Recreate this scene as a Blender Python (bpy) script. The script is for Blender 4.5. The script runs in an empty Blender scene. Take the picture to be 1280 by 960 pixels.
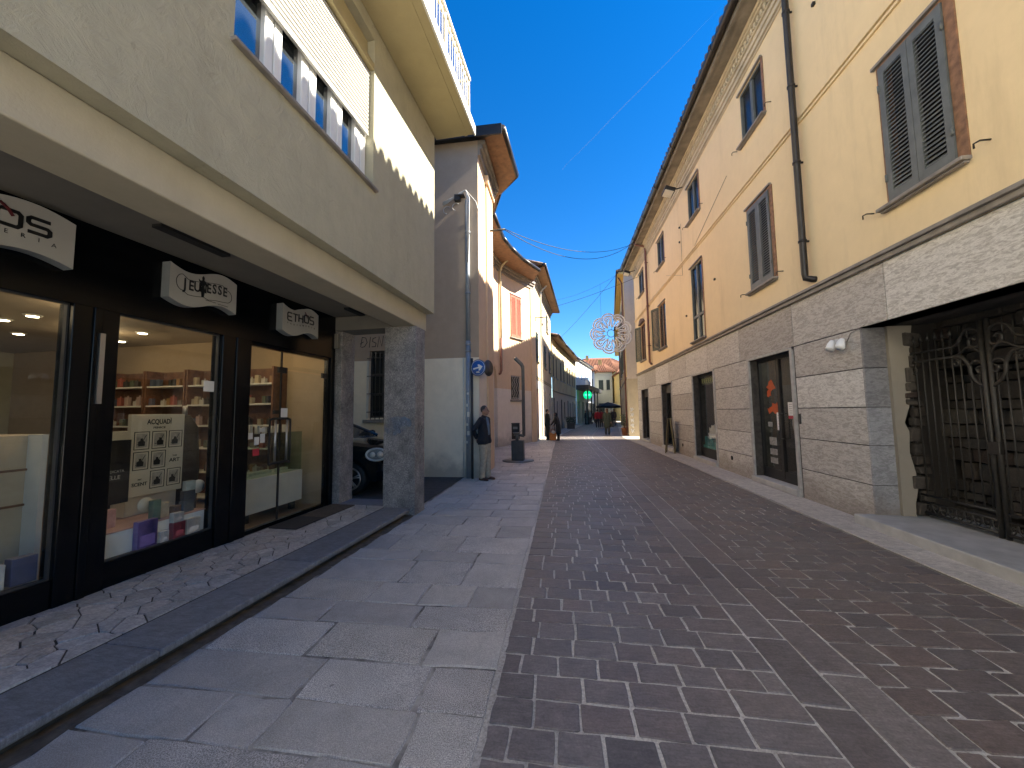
import bpy, bmesh, math, random
from mathutils import Vector, Matrix
rnd = random.Random(11)
U = rnd.uniform
scn = bpy.context.scene
COL = scn.collection
PI = math.pi

# ------------------------------------------------------------------ materials
def new_mat(name):
    m = bpy.data.materials.new(name); m.use_nodes = True
    nt = m.node_tree
    for n in list(nt.nodes): nt.nodes.remove(n)
    out = nt.nodes.new('ShaderNodeOutputMaterial')
    b = nt.nodes.new('ShaderNodeBsdfPrincipled')
    nt.links.new(b.outputs[0], out.inputs[0])
    return m, nt, b, out

def N(nt, t, **kw):
    n = nt.nodes.new(t)
    for k, v in kw.items():
        if hasattr(n, k): setattr(n, k, v)
        else: n.inputs[k].default_value = v
    return n

def c4(c): return (c[0], c[1], c[2], 1.0)

def mix(nt, fac, a, b, mode='MIX'):
    n = nt.nodes.new('ShaderNodeMix'); n.data_type = 'RGBA'; n.blend_type = mode
    for i, v in ((0, fac), (6, a), (7, b)):
        if isinstance(v, (int, float)): n.inputs[i].default_value = v
        elif isinstance(v, tuple): n.inputs[i].default_value = v if len(v) == 4 else c4(v)
        else: nt.links.new(v, n.inputs[i])
    return n.outputs[2]

def ramp(nt, fac, stops):
    n = nt.nodes.new('ShaderNodeValToRGB')
    cr = n.color_ramp
    while len(cr.elements) < len(stops): cr.elements.new(0.5)
    for e, (p, c) in zip(cr.elements, stops):
        e.position = p; e.color = c4(c) if isinstance(c, tuple) else (c, c, c, 1)
    nt.links.new(fac, n.inputs[0])
    return n.outputs[0]

def coords(nt, scale=(1, 1, 1), rot=(0, 0, 0)):
    tc = nt.nodes.new('ShaderNodeTexCoord')
    mp = nt.nodes.new('ShaderNodeMapping')
    mp.inputs['Scale'].default_value = scale
    mp.inputs['Rotation'].default_value = rot
    nt.links.new(tc.outputs['Object'], mp.inputs[0])
    return mp.outputs[0]

def noise(nt, vec, scale, detail=5, rough=.55, dist=0, w=None):
    n = nt.nodes.new('ShaderNodeTexNoise')
    if w is not None:
        n.noise_dimensions = '4D'; nt.links.new(w, n.inputs['W'])
    n.inputs['Scale'].default_value = scale; n.inputs['Detail'].default_value = detail
    n.inputs['Roughness'].default_value = rough; n.inputs['Distortion'].default_value = dist
    nt.links.new(vec, n.inputs['Vector'])
    return n.outputs['Fac']

def bump(nt, b, h, strength, dist=.01):
    n = nt.nodes.new('ShaderNodeBump')
    n.inputs['Strength'].default_value = strength; n.inputs['Distance'].default_value = dist
    nt.links.new(h, n.inputs['Height']); nt.links.new(n.outputs[0], b.inputs['Normal'])

def island(nt):
    return nt.nodes.new('ShaderNodeNewGeometry').outputs['Random Per Island']

def mul(nt, a, k, add=0.):
    n = nt.nodes.new('ShaderNodeMath'); n.operation = 'MULTIPLY_ADD'
    nt.links.new(a, n.inputs[0]); n.inputs[1].default_value = k; n.inputs[2].default_value = add
    return n.outputs[0]

def plain(name, col, rough=.6, metal=0., var=.12, scale=6., bmp=0., bscale=60., coat=0., spec=None):
    m, nt, b, _ = new_mat(name)
    v = coords(nt)
    f = noise(nt, v, scale, 4)
    lo = tuple(x*(1-var) for x in col); hi = tuple(min(1, x*(1+var)) for x in col)
    nt.links.new(ramp(nt, f, [(.3, lo), (.7, hi)]), b.inputs['Base Color'])
    b.inputs['Roughness'].default_value = rough; b.inputs['Metallic'].default_value = metal
    b.inputs['Coat Weight'].default_value = coat
    if spec is not None: b.inputs['Specular IOR Level'].default_value = spec
    if bmp: bump(nt, b, noise(nt, v, bscale, 3), bmp)
    return m

def plaster(name, col, stain=(.3, .28, .25), amount=.35, bmp=.25, grain=90., rough=.9, var=.13, trowel=False, dirt=False):
    m, nt, b, _ = new_mat(name)
    v = coords(nt); vs = coords(nt, (1, 1, .16))
    big = noise(nt, v, .55, 6, .6)
    mid = noise(nt, v, 4.5, 6, .65)
    base = ramp(nt, mid, [(.25, tuple(x*(1-var) for x in col)), (.75, tuple(min(1, x*(1+var)) for x in col))])
    tint = ramp(nt, big, [(.3, tuple(x*.9 for x in col)), (.7, tuple(min(1, x*1.06) for x in col))])
    base = mix(nt, .5, base, tint)
    st = ramp(nt, noise(nt, vs, 1.6, 8, .7), [(.52, 0.), (.78, amount)])
    base = mix(nt, st, base, stain)
    if dirt:                                         # splash dirt along the foot of the wall, ragged edge
        tc = nt.nodes.new('ShaderNodeTexCoord'); sx = nt.nodes.new('ShaderNodeSeparateXYZ'); nt.links.new(tc.outputs['Object'], sx.inputs[0])
        ad = nt.nodes.new('ShaderNodeMath'); ad.operation = 'ADD'; nt.links.new(sx.outputs[2], ad.inputs[0]); nt.links.new(mul(nt, noise(nt, v, 2.6, 7, .7), -1.2, .45), ad.inputs[1])
        base = mix(nt, ramp(nt, ad.outputs[0], [(0., .6), (.12, .4), (.45, 0.)]), base, tuple(x*.36 for x in col))
    if trowel:                                       # hairline cracks wandering over the coat
        wob = nt.nodes.new('ShaderNodeVectorMath'); wob.operation = 'ADD'; nn_ = nt.nodes.new('ShaderNodeTexNoise'); nn_.inputs['Scale'].default_value = 3; nt.links.new(v, nn_.inputs['Vector'])
        nt.links.new(v, wob.inputs[0]); nt.links.new(nn_.outputs['Color'], wob.inputs[1])
        vc = nt.nodes.new('ShaderNodeTexVoronoi'); vc.feature = 'DISTANCE_TO_EDGE'; vc.inputs['Scale'].default_value = .8; nt.links.new(wob.outputs[0], vc.inputs['Vector'])
        cr_ = ramp(nt, vc.outputs['Distance'], [(.0, 1.), (.006, 0.)]); ms = ramp(nt, noise(nt, v, .9, 3), [(.5, 0.), (.62, .55)])
        base = mix(nt, mix(nt, 1., cr_, ms, 'MULTIPLY'), base, tuple(x*.55 for x in col))
    nt.links.new(base, b.inputs['Base Color'])
    b.inputs['Roughness'].default_value = rough
    b.inputs['Specular IOR Level'].default_value = .25
    if trowel:
        h = noise(nt, v, 7, 8, .7, 1.2)
        bump(nt, b, h, bmp, .03)
    else:
        bump(nt, b, noise(nt, v, grain, 3, .6), bmp, .006)
    return m

def stone_vein(name, a, bcol, c, scale=5., rough=.55, stretch=(1, 1, 2.2)):
    m, nt, b, _ = new_mat(name)
    isl = island(nt)
    w = mul(nt, isl, 90)
    v = coords(nt, stretch)
    vr = nt.nodes.new('ShaderNodeVectorRotate'); vr.rotation_type = 'X_AXIS'; nt.links.new(v, vr.inputs['Vector']); nt.links.new(mul(nt, isl, 2.2, -.9), vr.inputs['Angle']); v = vr.outputs[0]
    f = noise(nt, v, scale, 9, .72, 1.4, w)
    f2 = noise(nt, v, scale*5, 6, .7, .6, w)
    col = ramp(nt, f, [(.3, a), (.46, bcol), (.55, c), (.68, bcol), (.85, a)])
    col = mix(nt, .35, col, ramp(nt, f2, [(.3, tuple(x*.55 for x in a)), (.7, tuple(min(1, x*1.25) for x in c))]))
    tone = ramp(nt, isl, [(0, (.72, .69, .66)), (.5, (.95, .93, .90)), (1, (1.18, 1.18, 1.16))])
    col = mix(nt, 1., col, tone, 'MULTIPLY')
    # dirt close to the pavement, a tide mark with its own ragged shape
    tc = nt.nodes.new('ShaderNodeTexCoord'); sx = nt.nodes.new('ShaderNodeSeparateXYZ')
    nt.links.new(tc.outputs['Object'], sx.inputs[0])
    ad = nt.nodes.new('ShaderNodeMath'); ad.operation = 'ADD'
    nt.links.new(sx.outputs[2], ad.inputs[0]); nt.links.new(mul(nt, noise(nt, coords(nt), 2.2, 6, .7), -.9, .3), ad.inputs[1])
    dirt = ramp(nt, ad.outputs[0], [(0., .55), (.35, 0.)])
    col = mix(nt, dirt, col, (.16, .12, .09))
    nt.links.new(col, b.inputs['Base Color'])
    b.inputs['Roughness'].default_value = rough
    bump(nt, b, f2, .2, .01)
    return m

def paver(name, cols, rough=.5, grain=70., bmp=.35):
    m, nt, b, _ = new_mat(name)
    isl = island(nt); w = mul(nt, isl, 70)
    v = coords(nt)
    tone = ramp(nt, isl, [(i/(len(cols)-1), c) for i, c in enumerate(cols)])
    f = noise(nt, v, 9, 7, .7, .8, w)
    fine = noise(nt, v, grain, 4, .7)
    col = mix(nt, 1., tone, ramp(nt, f, [(.25, .62), (.75, 1.35)]), 'MULTIPLY')
    col = mix(nt, 1., col, ramp(nt, fine, [(.3, .75), (.7, 1.25)]), 'MULTIPLY')
    sv = nt.nodes.new('ShaderNodeMapping'); sv.inputs['Rotation'].default_value = (0, 0, .9); sv.inputs['Scale'].default_value = (1, 5, 1); nt.links.new(v, sv.inputs[0])
    streak = noise(nt, sv.outputs[0], 10, 6, .75, 1.2, w)
    col = mix(nt, .55, col, mix(nt, 1., col, ramp(nt, streak, [(.3, .45), (.7, 1.65)]), 'MULTIPLY'))
    wear = noise(nt, v, .5, 5, .6)
    col = mix(nt, ramp(nt, wear, [(.45, 0.), (.75, .30)]), col, (.22, .205, .19))
    gum = noise(nt, v, 11, 1, .4)
    col = mix(nt, ramp(nt, gum, [(.80, 0.), (.83, .6)]), col, (.05, .048, .046))
    nt.links.new(col, b.inputs['Base Color'])
    nt.links.new(ramp(nt, f, [(.2, rough-.12), (.8, rough+.16)]), b.inputs['Roughness'])
    bump(nt, b, mix(nt, .5, f, fine), bmp, .008)
    return m

def speckle_slab(name):
    m, nt, b, _ = new_mat(name)
    isl = island(nt); w = mul(nt, isl, 40)
    v = coords(nt)
    tone = ramp(nt, isl, [(0, (.34, .32, .29)), (.25, (.44, .415, .37)), (.5, (.38, .355, .32)), (.75, (.47, .445, .40)), (1, (.41, .38, .325))])
    sp = noise(nt, v, 165, 3, .9)
    sp2 = noise(nt, v, 45, 3, .8)
    big = noise(nt, v, 3, 6, .7, .5, w)
    spk = ramp(nt, sp, [(.36, .30), (.5, 1.), (.62, 2.1)])
    amt = ramp(nt, mul(nt, isl, 7.31), [(0, .25), (1, .25)])
    fr = nt.nodes.new('ShaderNodeMath'); fr.operation = 'FRACT'; nt.links.new(mul(nt, isl, 17.3), fr.inputs[0])
    amt = ramp(nt, fr.outputs[0], [(.3, .4), (.55, 1.)])
    col = mix(nt, amt, tone, mix(nt, 1., tone, spk, 'MULTIPLY'))
    col = mix(nt, 1., col, ramp(nt, big, [(.25, .72), (.75, 1.22)]), 'MULTIPLY')
    wear = noise(nt, v, .8, 6, .65)
    col = mix(nt, ramp(nt, wear, [(.52, 0.), (.8, .45)]), col, (.40, .39, .37))
    gum = noise(nt, v, 9, 1, .4)
    col = mix(nt, ramp(nt, gum, [(.80, 0.), (.84, .7)]), col, (.045, .045, .045))
    nt.links.new(col, b.inputs['Base Color'])
    nt.links.new(ramp(nt, sp2, [(.2, .48), (.8, .75)]), b.inputs['Roughness'])
    bump(nt, b, mix(nt, .5, sp, sp2), .4, .006)
    return m

def glass_pane(name, tint=(1, 1, 1), ior=1.45, refl=(1, 1, 1)):
    m = bpy.data.materials.new(name); m.use_nodes = True; nt = m.node_tree
    for n in list(nt.nodes): nt.nodes.remove(n)
    out = nt.nodes.new('ShaderNodeOutputMaterial'); mx = nt.nodes.new('ShaderNodeMixShader')
    t = nt.nodes.new('ShaderNodeBsdfTransparent'); t.inputs[0].default_value = c4(tint)
    g = nt.nodes.new('ShaderNodeBsdfGlossy'); g.inputs['Roughness'].default_value = 0.005; g.inputs[0].default_value = c4(refl)
    lw = nt.nodes.new('ShaderNodeLayerWeight'); lw.inputs[0].default_value = .5
    pw = nt.nodes.new('ShaderNodeMath'); pw.operation = 'POWER'; nt.links.new(lw.outputs['Facing'], pw.inputs[0]); pw.inputs[1].default_value = 5.
    f0 = ((ior-1)/(ior+1))**2
    nt.links.new(mul(nt, pw.outputs[0], .9, f0), mx.inputs[0]); nt.links.new(t.outputs[0], mx.inputs[1]); nt.links.new(g.outputs[0], mx.inputs[2])
    nt.links.new(mx.outputs[0], out.inputs[0])
    return m

def emit(name, col, s):
    m = bpy.data.materials.new(name); m.use_nodes = True; nt = m.node_tree
    for n in list(nt.nodes): nt.nodes.remove(n)
    out = nt.nodes.new('ShaderNodeOutputMaterial'); e = nt.nodes.new('ShaderNodeEmission')
    e.inputs[0].default_value = c4(col); e.inputs[1].default_value = s
    nt.links.new(e.outputs[0], out.inputs[0]); return m

MT = {}
MT['yellow'] = plaster('yellow render', (.79, .62, .375), (.50, .38, .22), .5, .22, 110, var=.07)
MT['left'] = plaster('grey yellow render', (.425, .395, .285), (.28, .26, .19), .55, .55, 60, var=.16, trowel=True)
MT['leftdark'] = plaster('ochre render', (.40, .33, .18), (.29, .235, .13), .3, .2, 70)
MT['beamside'] = plaster('pale render beam', (.44, .395, .29), (.33, .27, .17), .3, .25, 60)
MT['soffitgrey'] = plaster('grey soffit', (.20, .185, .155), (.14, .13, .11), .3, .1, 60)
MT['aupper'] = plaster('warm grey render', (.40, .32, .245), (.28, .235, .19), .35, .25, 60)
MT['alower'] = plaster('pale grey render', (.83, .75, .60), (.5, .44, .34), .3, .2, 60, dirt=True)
MT['peach'] = plaster('peach yellow render', (.68, .50, .33), (.54, .41, .30), .3, .2, 70)
MT['peachlow'] = plaster('pinkish grey render', (.74, .66, .56), (.52, .45, .38), .35, .2, 70, dirt=True)
MT['houseb'] = plaster('faded cream render', (.62, .50, .33), (.40, .33, .25), .45, .2, 70)
MT['houseblow'] = plaster('faded grey cream render', (.66, .59, .5), (.42, .37, .32), .5, .2, 70, dirt=True)
MT['housec'] = plaster('cream render', (.66, .56, .36), (.45, .38, .28), .35, .2, 70)
MT['farpale'] = plaster('pale green grey render', (.52, .53, .43), (.4, .4, .33), .25, .1, 60)
MT['farwhite'] = plaster('white render', (.68, .67, .64), (.5, .48, .45), .25, .1, 60)
MT['farochre'] = plaster('ochre yellow render', (.62, .44, .16), (.45, .32, .15), .25, .1, 60)
MT['r2up'] = plaster('stained grey render', (.56, .50, .43), (.36, .32, .28), .4, .2, 60)
MT['r2low'] = plaster('brown grey render', (.46, .40, .29), (.26, .23, .18), .5, .2, 60)
MT['r2front'] = plaster('ochre render street side', (.52, .40, .22), (.35, .27, .17), .4, .2, 60)
MT['vein'] = stone_vein('veined stone cladding', (.23, .215, .195), (.345, .325, .30), (.62, .60, .57), 10., .6, (1, .6, 1.9))
MT['slate'] = stone_vein('blue grey stone', (.14, .14, .15), (.20, .20, .215), (.32, .32, .335), 7, .5)
MT['trim'] = plain('light grey stone trim', (.36, .35, .33), .6, 0, .2, 9, .2, 70)
MT['mould'] = plain('grey brown moulding', (.24, .215, .19), .75, 0, .2, 5, .2, 60)
MT['cornice'] = plain('cornice stucco', (.50, .43, .31), .85, 0, .15, 3, .15, 70)
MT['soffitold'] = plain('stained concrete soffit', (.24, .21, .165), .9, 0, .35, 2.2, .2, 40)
MT['gutter'] = plain('dark painted gutter', (.03, .026, .024), .4, .3, .25, 5)
MT['rust'] = plain('red brown downpipe', (.14, .06, .045), .45, .2, .25, 5)
MT['downgrey'] = plain('grey blue downpipe', (.27, .30, .33), .45, .3, .12, 5)
MT['cream_pipe'] = plain('cream downpipe', (.42, .36, .24), .5, .1, .15, 5)
MT['shutter'] = plain('grey green shutter paint', (.115, .125, .118), .55, 0, .18, 6, .1, 50)
MT['shutterdark'] = plain('dark green shutter paint', (.03, .045, .038), .5, 0, .2, 6)
MT['redshutter'] = plain('faded red shutter paint', (.36, .10, .06), .6, 0, .2, 8)
MT['woodcase'] = plain('weathered brown casing', (.22, .115, .06), .7, 0, .35, 14, .3, 40)
MT['eavewood'] = plain('brown eave boards', (.15, .075, .035), .7, 0, .3, 7, .2, 30)
MT['dark'] = plain('dark interior', (.02, .018, .016), .8)
MT['black'] = plain('black cladding', (.003, .003, .0035), .2, 0, .2, 5, spec=.22)
MT['blackmatt'] = plain('black paint', (.012, .012, .012), .6)
MT['iron'] = plain('wrought iron', (.032, .029, .025), .5, .35, .3, 30, .2, 90)
MT['alu'] = plain('aluminium edge', (.45, .45, .45), .35, .9, .05)
MT['white'] = plain('white paint', (.78, .78, .76), .5, 0, .03)
MT['offwhite'] = plain('aged white', (.62, .60, .54), .6, 0, .08, 4)
MT['roller'] = plain('white roller shutter', (.40, .385, .345), .45, 0, .04, 9)
MT['signwhite'] = plain('sign face', (.42, .40, .355), .4, 0, .03)
MT['signedge'] = plain('sign return', (.34, .36, .36), .3, .3, .05)
MT['ink'] = plain('black lettering', (.008, .008, .008), .5)
MT['mirror'] = None
MT['pillar'] = None
MT['asphalt'] = plain('asphalt', (.05, .05, .052), .85, 0, .3, 7, .5, 120)
MT['mortar'] = None
MT['dirt'] = plain('gutter dirt', (.12, .09, .06), .95, 0, .4, 12, .5, 60)
MT['kerb'] = paver('blue grey kerb stone', [(.155, .16, .17), (.19, .195, .205), (.17, .175, .19)], .6, 150, .35)
MT['footway'] = paver('concrete footway', [(.42, .385, .335), (.47, .43, .375), (.38, .35, .305)], .75, 140, .2)
MT['stepstone'] = plain('step stone', (.38, .37, .35), .6, 0, .18, 5, .2, 80)
MT['crazy'] = paver('crazy paving stone', [(.42, .40, .37), (.34, .325, .30), (.48, .46, .43), (.39, .35, .31), (.44, .42, .40)], .6, 60, .3)
MT['blkA'] = paver('grey violet paver', [(.12, .105, .10), (.165, .145, .138), (.145, .118, .108), (.195, .172, .16), (.105, .094, .092), (.17, .135, .122)], .5)
MT['blkB'] = paver('red brown paver', [(.150, .120, .106), (.132, .112, .103), (.170, .132, .114), (.140, .121, .110), (.158, .121, .105), (.122, .106, .100), (.165, .141, .126)], .52)
MT['slab'] = speckle_slab('granite slab')
MT['glass'] = glass_pane('shop glass', (.93, .95, .94))
MT['glassgreen'] = glass_pane('green glass', (.80, .88, .86), 1.45)
MT['darkglass'] = glass_pane('dark window glass', (.45, .48, .5), 1.6)
MT['tile'] = plain('roof tile', (.25, .105, .05), .85, 0, .35, 6, .3, 30)
MT['oldtile'] = plain('old grey brown roof tile', (.17, .12, .09), .9, 0, .4, 6, .3, 30)
MT['wire'] = plain('cable sheath', (.008, .008, .008), .6)
MT['paleWire'] = plain('pale cable sheath', (.55, .53, .5), .6)
MT['steel'] = plain('grey steel', (.16, .165, .165), .45, .5, .15, 6)
MT['darksteel'] = plain('dark grey steel', (.055, .055, .056), .5, .3, .2, 6)
MT['wood'] = plain('brown wood', (.16, .075, .04), .55, 0, .35, 9, .2, 40)
MT['beige'] = plain('beige laminate', (.50, .40, .28), .5, 0, .06)
MT['warmwall'] = plain('warm shop wall', (.34, .25, .15), .8, 0, .06)
MT['shopceil'] = plain('shop ceiling', (.30, .24, .17), .8, 0, .05)
MT['shopfloor'] = plain('shop floor', (.22, .16, .11), .35, 0, .2, 4)
MT['mat'] = plain('dark door mat', (.035, .032, .03), .95, 0, .3, 30, .6, 200)
MT['matbrown'] = plain('brown door mat', (.09, .07, .05), .95, 0, .3, 30, .6, 200)
MT['poster'] = plain('cream poster', (.60, .54, .42), .6, 0, .04)
MT['postergrey'] = plain('printed grey', (.22, .20, .18), .6, 0, .3, 12)

def mk_special():
    # rough pebbled pillar facing
    m, nt, b, _ = new_mat('pillar stone'); v = coords(nt)
    vo = nt.nodes.new('ShaderNodeTexVoronoi'); vo.inputs['Scale'].default_value = 75
    nt.links.new(v, vo.inputs['Vector'])
    cell = ramp(nt, vo.outputs['Color'], [(.1, (.17, .165, .16)), (.5, (.24, .232, .225)), (.9, (.36, .34, .32))])
    big = noise(nt, v, 3.2, 7, .7, .6)
    col = mix(nt, 1., cell, ramp(nt, big, [(.25, (.38, .36, .36)), (.5, (.85, .84, .84)), (.78, (1.4, 1.36, 1.3))]), 'MULTIPLY')
    nt.links.new(col, b.inputs['Base Color']); b.inputs['Roughness'].default_value = .75
    bump(nt, b, mix(nt, .5, vo.outputs['Distance'], noise(nt, v, 60, 4)), .5, .01)
    MT['pillar'] = m
    # mortar: pale where clean, dark where dirty
    m, nt, b, _ = new_mat('joint mortar'); v = coords(nt)
    f = noise(nt, v, .35, 4, .6); g = noise(nt, v, 60, 4, .7)
    col = ramp(nt, f, [(.35, (.32, .30, .26)), (.65, (.72, .68, .61))])
    col = mix(nt, 1., col, ramp(nt, g, [(.3, .6), (.7, 1.25)]), 'MULTIPLY')
    nt.links.new(col, b.inputs['Base Color']); b.inputs['Roughness'].default_value = .95
    bump(nt, b, g, .5, .006); MT['mortar'] = m
    m, nt, b, _ = new_mat('dark joint'); v = coords(nt)
    f = noise(nt, v, 3, 5, .7)
    nt.links.new(ramp(nt, f, [(.35, (.09, .08, .07)), (.6, (.45, .42, .37))]), b.inputs['Base Color']); b.inputs['Roughness'].default_value = .95
    MT['darkjoint'] = m
    MT['blackjoint'] = plain('black joint', (.06, .053, .046), .95, 0, .4, 8)
    m, nt, b, _ = new_mat('reflective window glass')
    b.inputs['Base Color'].default_value = (.02, .025, .03, 1); b.inputs['Roughness'].default_value = .02
    b.inputs['IOR'].default_value = 2.4; b.inputs['Coat Weight'].default_value = .6; b.inputs['Coat Roughness'].default_value = .02
    MT['mirror'] = m
    m, nt, b, _ = new_mat('black car paint')
    b.inputs['Base Color'].default_value = (.004, .0045, .006, 1); b.inputs['Roughness'].default_value = .12
    b.inputs['Coat Weight'].default_value = 1; b.inputs['Coat Roughness'].default_value = .03
    MT['carpaint'] = m
    m, nt, b, _ = new_mat('chrome')
    b.inputs['Base Color'].default_value = (.8, .8, .8, 1); b.inputs['Roughness'].default_value = .08; b.inputs['Metallic'].default_value = 1
    MT['chrome'] = m
    # rubble stone
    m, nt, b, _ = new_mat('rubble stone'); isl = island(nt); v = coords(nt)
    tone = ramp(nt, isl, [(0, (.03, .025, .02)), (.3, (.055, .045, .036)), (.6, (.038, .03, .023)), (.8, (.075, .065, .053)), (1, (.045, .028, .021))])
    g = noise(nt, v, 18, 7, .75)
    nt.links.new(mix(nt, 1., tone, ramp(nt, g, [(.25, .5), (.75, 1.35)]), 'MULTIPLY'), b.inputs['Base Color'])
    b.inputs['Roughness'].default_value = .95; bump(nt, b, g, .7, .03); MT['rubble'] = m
mk_special()

MT['jamb'] = plaster('dull plaster jamb', (.28, .25, .205), (.25, .22, .18), .5, .25, 50)
MT['bouncewall'] = plaster('bright white bounce render', (.82, .80, .76), (.7, .68, .64), .2, .2, 60)  # kept very white so the added unseen house throws back more sun
MT['bounce_square'] = paver('pale piazza stone', [(.58, .55, .50), (.62, .59, .54)], .8, 40, .2)  # kept pale so the added unseen square reflects more sun
def coat(col, rough=.8):
    key = 'cloth %.3f %.3f %.3f' % col
    if key not in MT: MT[key] = plain(key, col, rough, 0, .22, 14, .25, 160)
    return MT[key]

# ------------------------------------------------------------------ mesh builder
class MB:
    def __init__(s): s.v = []; s.f = []; s.m = []; s.cur = 0; s.sm = []; s.smooth = False
    def add(s, pts, faces):
        o = len(s.v); s.v += [tuple(p) for p in pts]
        for f in faces:
            s.f.append(tuple(o+i for i in f)); s.m.append(s.cur); s.sm.append(s.smooth)
    def poly(s, *pts): s.add(pts, [tuple(range(len(pts)))])
    def box(s, x0, x1, y0, y1, z0, z1):
        s.add([(x0, y0, z0), (x1, y0, z0), (x1, y1, z0), (x0, y1, z0), (x0, y0, z1), (x1, y0, z1), (x1, y1, z1), (x0, y1, z1)],
              [(0, 3, 2, 1), (4, 5, 6, 7), (0, 1, 5, 4), (1, 2, 6, 5), (2, 3, 7, 6), (3, 0, 4, 7)])
    def obox(s, c, u, w, h, hu, hw, hh):
        c = Vector(c); u = Vector(u).normalized()*hu; w = Vector(w).normalized()*hw; h = Vector(h).normalized()*hh
        p = [c+a*u+b*w+d*h for d in (-1, 1) for a, b in ((-1, -1), (1, -1), (1, 1), (-1, 1))]
        s.add(p, [(0, 3, 2, 1), (4, 5, 6, 7), (0, 1, 5, 4), (1, 2, 6, 5), (2, 3, 7, 6), (3, 0, 4, 7)])
    def prism(s, poly, d0, d1, P):
        n = len(poly); p = [P(a, b, d0) for a, b in poly]+[P(a, b, d1) for a, b in poly]
        s.add(p, [tuple(range(n-1, -1, -1)), tuple(range(n, 2*n))]+[(i, (i+1) % n, n+(i+1) % n, n+i) for i in range(n)])
    def tube(s, pts, r, n=8, cap=True, closed=False):
        pts = [Vector(p) for p in pts]; m = len(pts)
        rs = r if isinstance(r, (list, tuple)) else [r]*m
        sm = s.smooth; s.smooth = True
        up = None; rings = []
        for i in range(m):
            if closed: t = pts[(i+1) % m]-pts[i-1]
            else: t = pts[min(i+1, m-1)]-pts[max(i-1, 0)]
            if t.length < 1e-9: t = Vector((0, 0, 1))
            t.normalize()
            if up is None: up = t.orthogonal().normalized()
            up = (up-t*up.dot(t)); up = up.normalized() if up.length > 1e-6 else t.orthogonal().normalized()
            sd = t.cross(up)
            rings.append([pts[i]+(up*math.cos(2*PI*k/n)+sd*math.sin(2*PI*k/n))*rs[i] for k in range(n)])
        v = [p for rg in rings for p in rg]; f = []
        for i in range(m if closed else m-1):
            j = (i+1) % m
            for k in range(n): f.append((i*n+k, i*n+(k+1) % n, j*n+(k+1) % n, j*n+k))
        if cap and not closed: f += [tuple(range(n-1, -1, -1)), tuple((m-1)*n+k for k in range(n))]
        s.add(v, f); s.smooth = sm
    def lathe(s, prof, n=20, c=(0, 0, 0), smooth=True):
        sm = s.smooth; s.smooth = smooth
        v = []; m = len(prof)
        for r, z in prof:
            for k in range(n): v.append((c[0]+r*math.cos(2*PI*k/n), c[1]+r*math.sin(2*PI*k/n), c[2]+z))
        f = [(i*n+k, i*n+(k+1) % n, (i+1)*n+(k+1) % n, (i+1)*n+k) for i in range(m-1) for k in range(n)]
        f += [tuple(range(n-1, -1, -1)), tuple((m-1)*n+k for k in range(n))]
        s.add(v, f); s.smooth = sm
    def sphere(s, c, r, n=12, rz=None):
        rz = rz or r; prof = [(max(1e-4, r*math.sin(PI*i/(n//2+2))), -rz*math.cos(PI*i/(n//2+2))) for i in range(n//2+3)]
        s.lathe(prof, n, c)
    def ribbon(s, pts, w, P, d0=0., d1=.004, closed=False):
        """flat mitred stroke of width w in the (a,b) plane, extruded from d0 to d1"""
        m = len(pts); L = []; Rr = []
        for i in range(m):
            p = Vector(pts[i])
            a = Vector(pts[i-1]) if (i > 0 or closed) else None
            b = Vector(pts[(i+1) % m]) if (i < m-1 or closed) else None
            d1_ = (p-a).normalized() if a is not None and (p-a).length > 1e-9 else None
            d2_ = (b-p).normalized() if b is not None and (b-p).length > 1e-9 else None
            if d1_ is None: d1_ = d2_
            if d2_ is None: d2_ = d1_
            t = d1_+d2_
            t = t.normalized() if t.length > 1e-6 else d1_
            nn = Vector((-t.y, t.x)); k = 1/max(.45, nn.dot(Vector((-d1_.y, d1_.x))))
            L.append(p+nn*w/2*k); Rr.append(p-nn*w/2*k)
        for i in range(m if closed else m-1):
            j = (i+1) % m
            s.prism([tuple(L[i]), tuple(L[j]), tuple(Rr[j]), tuple(Rr[i])], d0, d1, P)
    def build(s, name, mats, parent=None, bevel=0., seg=2, loc=None, rz=0.):
        me = bpy.data.meshes.new(name); me.from_pydata(s.v, [], s.f)
        for m in (mats if isinstance(mats, (list, tuple)) else [mats]): me.materials.append(m)
        me.polygons.foreach_set('material_index', s.m); me.polygons.foreach_set('use_smooth', s.sm)
        me.update()
        o = bpy.data.objects.new(name, me); COL.objects.link(o)
        if parent is not None: o.parent = parent
        if loc is not None: o.location = loc
        if rz: o.rotation_euler.z = rz
        if bevel:
            b = o.modifiers.new('edge', 'BEVEL'); b.width = bevel; b.segments = seg; b.limit_method = 'ANGLE'; b.angle_limit = .6
            b.harden_normals = False
        return o

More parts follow.
